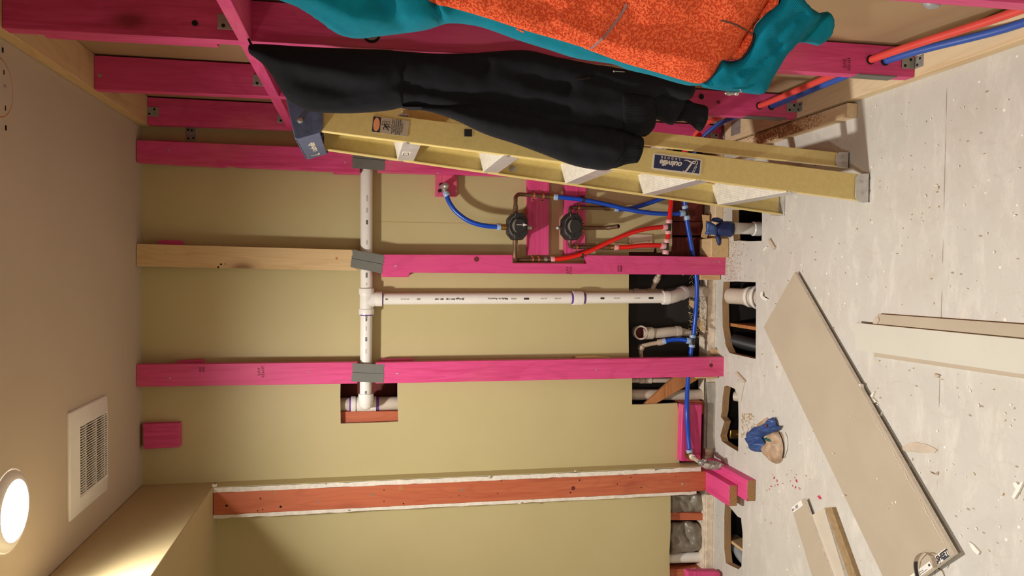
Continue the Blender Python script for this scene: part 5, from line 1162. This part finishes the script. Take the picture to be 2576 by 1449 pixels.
c_ = W(1838, 1092, z=-.05); t = thing('brass_valve', 'dull brass valve body down the third floor hole', 'valve', tuple(c_))
m = MB(); m.box(c_.x-.020, c_.x+.020, c_.y-.008, c_.y+.012, -.10, -.045); m.build('body', 'brass', t, bevel=.003)
m = MB(); m.tube([(c_.x, c_.y, -.08), (c_.x, c_.y-.16, -.10)], .006, 10); m.build('stem', 'brass', t)
c_ = W(1850, 1398, z=-.06); down('waste_pipe', 'grey horizontal pipe down the fourth floor hole', [(c_.x+.05, 3.12, -.07), (c_.x, 3.0, -.08), (c_.x-.02, 2.8, -.1)], .026, 'grey_pipe')
m = MB(); c_ = W(1850, 1365, z=-.05); m.box(c_.x-.006, c_.x+.006, 2.6, 3.13, -.10, -.036); tag(m.build('floor_joist', 'pine_y'), 'thin batten crossing the fourth floor hole', 'joist')
# ================================================================== CLOTH AND SOFT THINGS
import numpy as np
def spline2(pts, n=4, closed=True):
    P = [Vector((a, b_, 0)) for a, b_ in pts]; N = len(P); out = []
    for i in range(N if closed else N-1):
        p0, p1, p2, p3 = (P[(i-1) % N], P[i], P[(i+1) % N], P[(i+2) % N])
        L = (p2-p1).length; kk = max(1, min(n, int(L/8)))
        for k_ in range(kk):
            t_ = k_/kk; v = .5*((2*p1)+(p2-p0)*t_+(2*p0-5*p1+4*p2-p3)*t_*t_+(3*p1-p0-3*p2+p3)*t_**3); out.append((v.x, v.y))
    return out
def inside(pts, poly):
    x, y = pts[:, 0], pts[:, 1]; r = np.zeros(len(pts), bool); j = len(poly)-1
    for i in range(len(poly)):
        xi, yi = poly[i]; xj, yj = poly[j]
        if yi != yj:
            c = ((yi > y) != (yj > y)) & (x < (xj-xi)*(y-yi)/(yj-yi)+xi); r ^= c
        j = i
    return r
def segdist(pts, a, b):
    a, b = np.array(a, float), np.array(b, float); d = b-a; L = max((d*d).sum(), 1e-9)
    t_ = np.clip(((pts-a)@d)/L, 0, 1); q = a+t_[:, None]*d; return np.sqrt(((pts-q)**2).sum(1))
def polydist(pts, poly, closed=True):
    r = np.full(len(pts), 1e9)
    for i in range(len(poly)-(0 if closed else 1)): r = np.minimum(r, segdist(pts, poly[i], poly[(i+1) % len(poly)]))
    return r
class Field:
    """height over a base plane: rounded rim, folds, gentle noise (pixels in, metres out)"""
    def __init__(s, outline, T, rim, folds=(), nz=0, nsc=.01, base=None, back=.6, mn=0):
        s.o = outline; s.T = T; s.rim = rim; s.f = folds; s.nz = nz; s.nsc = nsc; s.base = base; s.back = back; s.mn = mn
    def h(s, P):
        d = polydist(P, s.o); u = np.clip(d/s.rim, 0, 1); f = np.sqrt(np.clip(1-(1-u)**2, 0, 1)); H_ = s.T*f+s.mn
        for pts, w, amp in s.f:
            dd = polydist(P, pts, False); H_ = H_+amp*np.exp(-(dd/w)**2)*f
        if s.nz: H_ = H_+s.nz*f*np.array([noise.noise(Vector((a*s.nsc, b_*s.nsc, 3.1)))+.5*noise.noise(Vector((a*s.nsc*2.3, b_*s.nsc*2.3, 7.7))) for a, b_ in P])
        if s.base is not None: H_ = H_+s.base.h(P)
        return H_
def puff(name, field, P0, N, mat, parent=None, res=8, back=None, push=0, th=None, origin=None):
    poly = np.array(field.o); lo, hi = poly.min(0), poly.max(0)
    gx, gy = np.meshgrid(np.arange(lo[0]+res/2, hi[0], res), np.arange(lo[1]+res/2, hi[1], res*.87)); gx[1::2] += res/2
    G_ = np.stack([gx.ravel(), gy.ravel()], 1); G_ = G_[inside(G_, field.o)]; G_ = G_[polydist(G_, field.o) > res*.35]
    rim2 = []
    A_ = [Vector(p) for p in field.o]+[Vector(p) for p in G_]; n0 = len(field.o)
    vo, eo, tri, ov, _, _ = delaunay_2d_cdt(A_, [], [list(range(n0))], 0, 1e-6)
    V = np.array([(v.x, v.y) for v in vo]); cen = np.array([V[list(t_)].mean(0) for t_ in tri]); ok = inside(cen, field.o); tri = [t_ for t_, k_ in zip(tri, ok) if k_]
    Hh = field.h(V); N = Vector(N).normalized(); P0 = Vector(P0); m = MB()
    base = [WP(a, b_, P0, N) for a, b_ in V]
    if abs(N.z) < .9: N = (CAM-P0).normalized()        # swell toward the room, where the cloth hangs free
    fr = [m.b.verts.new(p+N*(hh+push)) for p, hh in zip(base, Hh)]
    if th is None:
        bk = [m.b.verts.new(p-N*(hh*field.back)+N*(push)) for p, hh in zip(base, Hh)]
    else: bk = [m.b.verts.new(p+N*(hh+push-th)) for p, hh in zip(base, Hh)]
    from collections import Counter
    ed = Counter()
    for t_ in tri:
        m._f([fr[i] for i in t_]); m._f([bk[i] for i in reversed(t_)])
        for i in range(3):
            e = (t_[i], t_[(i+1) % 3]); ed[tuple(sorted(e))] += 1
    for (i, j), c in ed.items():
        if c == 1 and th is not None: m._f([fr[i], fr[j], bk[j], bk[i]])
    if th is None:
        bmesh.ops.remove_doubles(m.b, verts=m.b.verts[:], dist=1e-5)
    return m.build(name, mat, parent, angle=80, origin=origin)
# ---------------------------------------------------------------- black hoodie
KP = Vector((.545, 1.835, 1.3)); KN = Vector((-.17, -.25, 0)).normalized()
body_o = spline2([(626, 113), (640, 110), (700, 113), (760, 117), (900, 123), (1000, 128), (1090, 134), (1180, 134), (1260, 128), (1330, 127), (1400, 143), (1500, 163), (1560, 172), (1640, 188), (1700, 203), (1748, 214), (1750, 228), (1735, 250), (1700, 252), (1660, 240), (1648, 250), (1648, 290), (1643, 322), (1622, 340), (1560, 345), (1500, 340), (1400, 345), (1300, 345), (1200, 318), (1150, 298), (1080, 279), (1030, 277), (1012, 271), (960, 280), (880, 285), (800, 283), (768, 277), (740, 262), (718, 244), (700, 215), (685, 190), (662, 162), (640, 144), (626, 132)])
bf = Field(body_o, .040, 60, [([(1180, 150), (1300, 190), (1420, 215)], 22, -.012), ([(1000, 235), (1150, 262), (1320, 290), (1470, 310)], 26, .010), ([(1250, 175), (1350, 220), (1500, 260), (1600, 262)], 20, .008), ([(1030, 215), (1250, 250), (1420, 270)], 14, -.010), ([(1480, 190), (1560, 215), (1620, 235)], 10, -.008), ([(1014, 130), (1018, 200), (1014, 272)], 5, -.0015), ([(720, 150), (850, 180), (960, 205)], 26, .012), ([(760, 200), (880, 225), (1000, 215)], 22, -.010)], .006, .012)
KD = (CAM-KP).normalized(); JD = (CAM-Vector((.548, 1.285, 1.3))).normalized()
t = thing('hoodie', 'black zip hoodie hanging by its hood on the stud wall in front of the ladder', 'hoodie', tuple(WP(1300, 220, KP, KN)))
HO = t
puff('torso', bf, KP, KN, 'black_cloth', t, 9)
hood_o = spline2([(626, 113), (640, 110), (700, 113), (760, 117), (900, 123), (1000, 129), (1014, 160), (1018, 215), (1016, 268), (1005, 272), (960, 280), (880, 285), (800, 283), (768, 277), (740, 262), (718, 244), (700, 215), (685, 190), (662, 162), (640, 144), (626, 132)])
hf = Field(hood_o, .004, 9, [([(700, 225), (735, 252), (775, 265), (850, 262), (930, 248), (1005, 240)], 4, -.004)], 0, .012, base=bf)
o = puff('hood', hf, KP, KN, 'black_cloth', t, 9, th=.006, push=.001)
# back sleeve + its cuff, front sleeve + its cuff, ribbed hem
bs_o = spline2([(1500, 168), (1600, 182), (1700, 204), (1752, 214), (1750, 232), (1733, 250), (1742, 262), (1705, 308), (1690, 316), (1650, 300), (1600, 290), (1520, 250)])
puff('sleeve', Field(bs_o, .026, 30, [([(1560, 220), (1700, 262)], 14, .008)], .004, .02), KP, KN, 'black_cloth', t, 8, push=-.02)
cf_o = spline2([(1728, 250), (1748, 259), (1782, 268), (1785, 285), (1780, 312), (1763, 333), (1745, 318), (1722, 305), (1703, 306), (1712, 280)])
puff('cuff', Field(cf_o, .018, 15, [([(1715, 280), (1780, 300)], 8, .004)], .002, .02), KP, KN, 'black_rib', t, 6, push=-.012)
fs_o = spline2([(1012, 262), (1080, 262), (1200, 255), (1330, 275), (1450, 300), (1545, 320), (1570, 340), (1572, 375), (1560, 405), (1530, 423), (1500, 424), (1440, 413), (1370, 387), (1300, 361), (1220, 335), (1150, 302), (1090, 281), (1040, 273), (1015, 271)])
puff('sleeve', Field(fs_o, .034, 34, [([(1150, 285), (1300, 320), (1450, 350), (1550, 372)], 16, .008), ([(1080, 268), (1250, 283), (1450, 322)], 7, -.004)], .005, .014), KP, KN, 'black_cloth', t, 8, push=.026)
fc_o = spline2([(1548, 322), (1585, 334), (1612, 344), (1612, 372), (1603, 398), (1598, 405), (1570, 409), (1545, 418), (1532, 420), (1545, 385), (1545, 345)])
puff('cuff', Field(fc_o, .020, 14, [([(1550, 360), (1605, 372)], 9, .003)], .003, .03), KP, KN, 'black_rib', t, 6, push=.034)
hm_o = spline2([(1560, 235), (1610, 238), (1645, 248), (1649, 290), (1644, 322), (1622, 342), (1590, 340), (1565, 330), (1560, 280)])
puff('hem', Field(hm_o, .004, 8, [], .002, .03, base=bf), KP, KN, 'black_rib', t, 6, th=.008, push=.001)
zp = spline2([(1440, 196), (1470, 190), (1500, 184), (1500, 187), (1470, 194), (1441, 200)])
for px in range(1438, 1478, 3):
    p = WP(px, 198-(px-1438)*.10, KP, KN)+KD*.050; m = MB(); m.box(p.x-.0015, p.x+.0015, p.y-.001, p.y+.003, p.z-.0008, p.z+.0008); m.build('zipper_tooth', 'black_fit', t)
p = WP(1538, 178, KP, KN)+KD*.040; m = MB(); m.ball(p, .0028); m.tube([p, p+Vector((0, 0, -.028))], .0009, 6); m.build('zip_pull', 'solder_cap', t)
m = MB(); pa = WP(640, 118, KP, KN); m.tube(smooth_path([pa+Vector((0, .004, -.02)), pa+Vector((.012, .03, .01)), Vector((.580, 1.922, pa.z+.03)), Vector((.590, 1.932, pa.z+.03))], 5), .003, 8); m.build('hanging_loop', 'black_cloth', t)
# ---------------------------------------------------------------- teal and orange fleece jacket
JP = Vector((.548, 1.285, 1.3)); JN = Vector((-.20, -.20, 0)).normalized()
t = thing('fleece_jacket', 'teal jacket with orange fleece front hanging nearest the camera at the top edge', 'jacket', tuple(WP(1500, 60, JP, JN)))
JA = t
tb_o = spline2([(600, -70), (660, -35), (700, -2), (740, 14), (760, 24), (800, 50), (840, 80), (868, 92), (905, 97), (950, 92), (1010, 85), (1070, 76), (1108, 64), (1122, 60), (1150, 59), (1200, 66), (1240, 78), (1300, 100), (1380, 125), (1450, 147), (1540, 161), (1580, 176), (1640, 190), (1700, 208), (1745, 216), (1790, 205), (1820, 160), (1860, 100), (1900, 40), (1925, -5), (1930, -70), (1500, -75), (1000, -75)])
tf = Field(tb_o, .055, 75, [([(1125, 62), (1112, 35), (1098, 8), (1095, -30)], 7, -.020), ([(1140, 58), (1128, 30), (1112, 0)], 5, .007), ([(760, 20), (830, 45), (880, 85)], 7, .008), ([(740, 25), (800, 62), (860, 86)], 5, -.005), ([(960, -20), (1000, 30), (1020, 60)], 26, -.022), ([(820, 0), (920, 40), (1080, 45)], 26, .012), ([(1090, 0), (1250, 52), (1460, 118)], 6, -.005)], .008, .010)
puff('body', tf, JP, JN, 'teal', t, 9)
of_o = spline2([(1085, -60), (1088, -2), (1130, 12), (1180, 26), (1240, 44), (1300, 64), (1400, 93), (1462, 112), (1466, 115), (1500, 128), (1560, 151), (1640, 174), (1700, 192), (1735, 202), (1758, 203), (1772, 192), (1788, 170), (1800, 148), (1805, 144), (1822, 148), (1845, 145), (1860, 130), (1876, 105), (1884, 80), (1890, 62), (1910, 38), (1935, 15), (1945, -2), (1950, -60), (1500, -62)], 5)
of = Field(of_o, .006, 10, [([(1560, 0), (1540, 45), (1510, 80), (1478, 113)], 4, -.004), ([(1400, 40), (1550, 110), (1760, 140), (1850, 120)], 14, .007), ([(1300, 0), (1500, 50), (1700, 70)], 20, -.006)], 0, .01, base=tf)
fl = puff('fleece_panel', of, JP, JN, 'fleece', t, 7, th=.012, push=.004); fl['label'] = 'orange curly fleece front panel'
def strip(mm, pts, w, fld, off):
    P = spline2(pts, 6, False)+[pts[-1]]; P = np.array(P); d = np.gradient(P, axis=0); d /= np.linalg.norm(d, axis=1)[:, None]; e = np.stack([-d[:, 1], d[:, 0]], 1)*w
    a, b_ = P-e, P+e; ha, hb = fld.h(a), fld.h(b_)
    va = [mm.b.verts.new(WP(x, y, JP, JN)+JD*(h_+off)) for (x, y), h_ in zip(a, ha)]; vb = [mm.b.verts.new(WP(x, y, JP, JN)+JD*(h_+off)) for (x, y), h_ in zip(b_, hb)]
    for i in range(len(P)-1): mm._f([va[i], va[i+1], vb[i+1], vb[i]])
m = MB(); strip(m, [(1564, 5), (1556, 25), (1540, 50), (1515, 80), (1480, 112)], 3.0, of, .006); q = m.build('pocket_tape', plain('seam_tape', srgb(150, 112, 112), .8), t); q['label'] = 'greyish tape along the chest seam'
m = MB(); strip(m, [(1792, 46), (1815, 50), (1850, 65), (1880, 83)], 2.0, of, .006); q = m.build('pocket_seam', plain('seam_dark', srgb(96, 60, 50), .8), t); q['label'] = 'dark pocket seam'
m = MB(); strip(m, [(1884, 84), (1876, 108), (1858, 135), (1846, 146)], 1.2, of, .003); m.build('edge_stitching', 'ink', t)
m = MB(); strip(m, [(1803, 147), (1790, 170), (1775, 192), (1760, 204)], 1.2, of, .003); m.build('edge_stitching', 'ink', t)
for px in (0,):
    m = MB(); strip(m, [(1300, 67), (1310, 72), (1318, 76)], 2.0, tf, .003); m.build('orange_tab', 'fleece', t)
hem_o = spline2([(1757, 204), (1772, 193), (1788, 170), (1803, 146), (1822, 150), (1846, 147), (1862, 132), (1878, 106), (1886, 80), (1892, 62), (1912, 38), (1937, 15), (1950, -5), (1960, -60), (1985, -60), (2010, -8), (2030, 18), (2052, 36), (2025, 70), (1992, 110), (1965, 140), (1950, 165), (1935, 190), (1924, 215), (1917, 228), (1905, 233), (1870, 230), (1850, 226), (1800, 222), (1760, 214)], 5)
hemf = Field(hem_o, .030, 26, [([(1980, 55), (1900, 140), (1850, 190)], 10, .006), ([(1945, 110), (1880, 160), (1850, 175)], 6, -.010), ([(1780, 208), (1850, 222)], 4, -.008), ([(2000, 30), (1960, 60), (1930, 100)], 12, -.008)], .003, .02)
puff('hem', hemf, JP, JN, 'teal_rib', t, 7, push=.024)
slv_o = spline2([(1985, 80), (2010, 55), (2048, 36), (2070, 37), (2098, 32), (2108, 38), (2113, 60), (2108, 85), (2095, 105), (2080, 116), (2072, 120), (2035, 112), (1998, 122), (1962, 140), (1955, 120)])
puff('cuff', Field(slv_o, .030, 22, [([(1990, 100), (2040, 60)], 6, .006), ([(2000, 118), (2040, 88), (2058, 70)], 5, -.005)], .003, .02), JP, JN, 'teal', t, 7, push=-.035)
m = MB(); pa = WP(620, -55, JP, JN); m.tube(smooth_path([pa+Vector((0, 0, -.03)), pa+Vector((.004, .02, .01)), Vector((.556, 1.345, 1.850)), Vector((.575, 1.36, 1.853))], 5), .003, 8); m.build('hanging_loop', 'teal', t)
# zip pull at the jacket hem
p = WP(1832, 223, JP, JN)+JD*.058
m = MB(); q0 = WP(1818, 224, JP, JN)+JD*.052; q1 = WP(1836, 224, JP, JN)+JD*.055; q2 = WP(1848, 221, JP, JN)+JD*.055
m.ball(q0, .0060, 12, 8, (.8, .5, 1.5)); m.tube([q0, q1], .0032, 10); m.ball(q1, .0048); m.tube(smooth_path([q1, q1+Vector((.003, -.002, -.006)), q2, q2+Vector((.006, 0, .004))], 4), .0012, 8)
z_ = m.build('zip_pull', 'steel', t); z_['label'] = 'shiny zipper pull'
# ---------------------------------------------------------------- blue glove on the stand pipe
GP = Vector((px0, 2.868, .1)); GN = Vector((0, -1, .2)).normalized()
t = thing('glove_cover', 'dark blue nitrile glove stretched over the stand pipe by the ladder foot', 'glove', tuple(WP(1815, 575, GP, GN)))
g1 = Field(spline2([(1848, 562), (1850, 575), (1847, 590), (1838, 597), (1822, 595), (1810, 597), (1800, 592), (1795, 580), (1800, 566), (1812, 558), (1830, 556), (1842, 557)]), .030, 16, [([(1842, 560), (1844, 592)], 2.5, .004), ([(1836, 560), (1838, 594)], 2.5, .003), ([(1800, 575), (1835, 580)], 6, .006)], .004, .05)
puff('palm', g1, GP, GN, 'nitrile_dark', t, 4, push=.004)
g2 = Field(spline2([(1777, 556), (1784, 557), (1800, 565), (1806, 574), (1802, 592), (1790, 590), (1773, 589), (1777, 580), (1776, 568)], 6), .010, 8, [([(1784, 575), (1787, 580)], 2, -.004), ([(1780, 560), (1804, 573)], 3, .004)], .003, .06)
puff('cuff_flap', g2, GP, GN, 'nitrile', t, 4, push=.034)
g3 = Field(spline2([(1788, 555), (1793, 548), (1806, 547), (1817, 551), (1820, 557), (1808, 560), (1795, 558)]), .012, 7, [], .003, .06)
puff('finger', g3, GP, GN, 'nitrile_dark', t, 4, push=.012)
g4 = Field(spline2([(1800, 590), (1808, 588), (1815, 600), (1815, 612), (1811, 618), (1806, 616), (1802, 606)]), .012, 6, [], .002, .06)
puff('finger', g4, GP, GN, 'nitrile_dark', t, 4, push=.020)
# ---------------------------------------------------------------- glove and brown bag on the floor
FP = Vector((0, 0, .0012)); FN = Vector((0, 0, 1))
t = thing('brown_paper_bag', 'crumpled brown bag under the torn blue glove on the floor', 'bag', tuple(WP(1950, 1130, FP, FN)))
b1 = Field(spline2([(1920, 1132), (1934, 1112), (1932, 1100), (1950, 1085), (1966, 1088), (1972, 1105), (1974, 1130), (1972, 1150), (1962, 1165), (1953, 1167), (1938, 1155)]), .030, 18, [([(1960, 1110), (1972, 1135), (1966, 1160)], 3, .007), ([(1955, 1118), (1950, 1160)], 3, -.008), ([(1962, 1118), (1960, 1155)], 2.5, .006), ([(1925, 1130), (1945, 1150)], 4, -.006), ([(1948, 1120), (1945, 1155)], 2, .006), ([(1935, 1125), (1953, 1160)], 2, -.006), ([(1966, 1125), (1957, 1162)], 2, -.005)], .010, .05, back=0)
puff('bag', b1, FP, FN, 'rag_brown', t, 4)
b2 = Field(spline2([(1905, 1070), (1918, 1058), (1930, 1050), (1936, 1055), (1928, 1068), (1915, 1075)]), .018, 9, [], .006, .06, back=0)
o_ = puff('torn_corner', b2, FP, FN, 'rag_brown', t, 4)
m = MB(); m.tube(pathpx([(1960, 1088, 'z', .030), (1968, 1105, 'z', .026), (1972, 1128, 'z', .018), (1969, 1152, 'z', .010)], 6), .0022, 6); m.build('dark_cord', 'hole', t)
t = thing('torn_glove', 'torn blue nitrile glove lying on the floor on the brown bag', 'glove', tuple(WP(1915, 1110, FP, FN)))
b3 = Field(spline2([(1882, 1103), (1889, 1098), (1890, 1087), (1900, 1080), (1908, 1073), (1925, 1070), (1938, 1062), (1945, 1053), (1953, 1049), (1958, 1058), (1961, 1071), (1972, 1071), (1968, 1080), (1952, 1089), (1935, 1093), (1922, 1100), (1930, 1112), (1934, 1122), (1933, 1136), (1920, 1137), (1905, 1136), (1896, 1128), (1891, 1112)], 5), .024, 12, [([(1900, 1118), (1915, 1108)], 3, -.012), ([(1915, 1135), (1920, 1118), (1918, 1108)], 3, .006), ([(1910, 1078), (1935, 1078), (1955, 1060)], 4, -.008), ([(1892, 1095), (1908, 1086), (1914, 1097)], 3, .005), ([(1925, 1088), (1955, 1078)], 4, .008), ([(1898, 1088), (1912, 1100), (1925, 1095)], 2, -.006), ([(1905, 1128), (1928, 1122)], 2, -.006), ([(1940, 1070), (1960, 1074)], 2, -.005)], .014, .09, back=0)
puff('glove_skin', b3, FP, FN, 'nitrile', t, 3.5, push=.012)
m = MB(); m.ball(WP(1946, 1070, FP, FN)+Vector((0, 0, .030)), .006, sc=(1, 1, .5)); plab(m.build('stain', 'dark_board', t), 'dark rusty stain')
o_ = puff('green_bottle_shard', Field(spline2([(1934, 1102), (1942, 1099), (1958, 1104), (1955, 1112), (1946, 1111)]), .014, 5, [], 0, .05, back=0), FP, FN, plain('green_plastic', srgb(36, 92, 84), .25), None, 3.5, push=.02); tag(o_, 'small dark green plastic piece between the torn glove and the bag', 'plastic piece')
# ---------------------------------------------------------------- insulation bags in the alcove wall foot
IP = Vector((-1.1, 3.225, .1)); IN = Vector((0, -1, 0))
a_ = Field(spline2([(1684, 1244), (1700, 1240), (1730, 1238), (1762, 1240), (1772, 1255), (1782, 1275), (1797, 1291), (1795, 1298), (1780, 1297), (1760, 1292), (1720, 1292), (1684, 1294)]), .032, 16, [([(1700, 1250), (1725, 1262), (1733, 1278)], 5, -.016), ([(1745, 1242), (1735, 1262), (1750, 1285)], 4, -.012), ([(1690, 1280), (1740, 1286), (1790, 1292)], 4, -.008), ([(1710, 1275), (1725, 1290)], 3, .008)], .012, .045)
tag(puff('insulation_bag', a_, IP, IN, 'bag', None, 4.5), 'grey plastic insulation bag just under the orange partition stud', 'insulation bag')
a_ = Field(spline2([(1684, 1318), (1705, 1312), (1735, 1310), (1757, 1318), (1770, 1335), (1775, 1355), (1768, 1378), (1750, 1387), (1720, 1390), (1684, 1393)]), .036, 20, [([(1720, 1312), (1722, 1340), (1735, 1362)], 5, -.022), ([(1700, 1330), (1725, 1362), (1760, 1365)], 4, -.010), ([(1745, 1330), (1750, 1365), (1765, 1380)], 5, .010), ([(1695, 1365), (1740, 1380)], 4, .008)], .014, .045)
tag(puff('insulation_bag', a_, IP, IN, 'bag', None, 4.5), 'larger grey insulation bag between orange stud and white pipe', 'insulation bag')
# torn grey rag of plaster beside the capped stub
a_ = Field(spline2([(1770, 1162), (1790, 1158), (1812, 1163), (1822, 1170), (1818, 1178), (1800, 1182), (1775, 1180), (1762, 1172)]), .014, 9, [([(1775, 1170), (1815, 1172)], 3, .006), ([(1790, 1160), (1795, 1180)], 2, -.008), ([(1805, 1162), (1812, 1178)], 2, -.006)], .016, .14)
tag(puff('torn_plaster', a_, Vector((-.85, 3.03, .05)), Vector((0, -1, .4)), 'metal_strip', None, 4), 'torn grey plaster paper lying beside the round grey cap', 'torn paper')
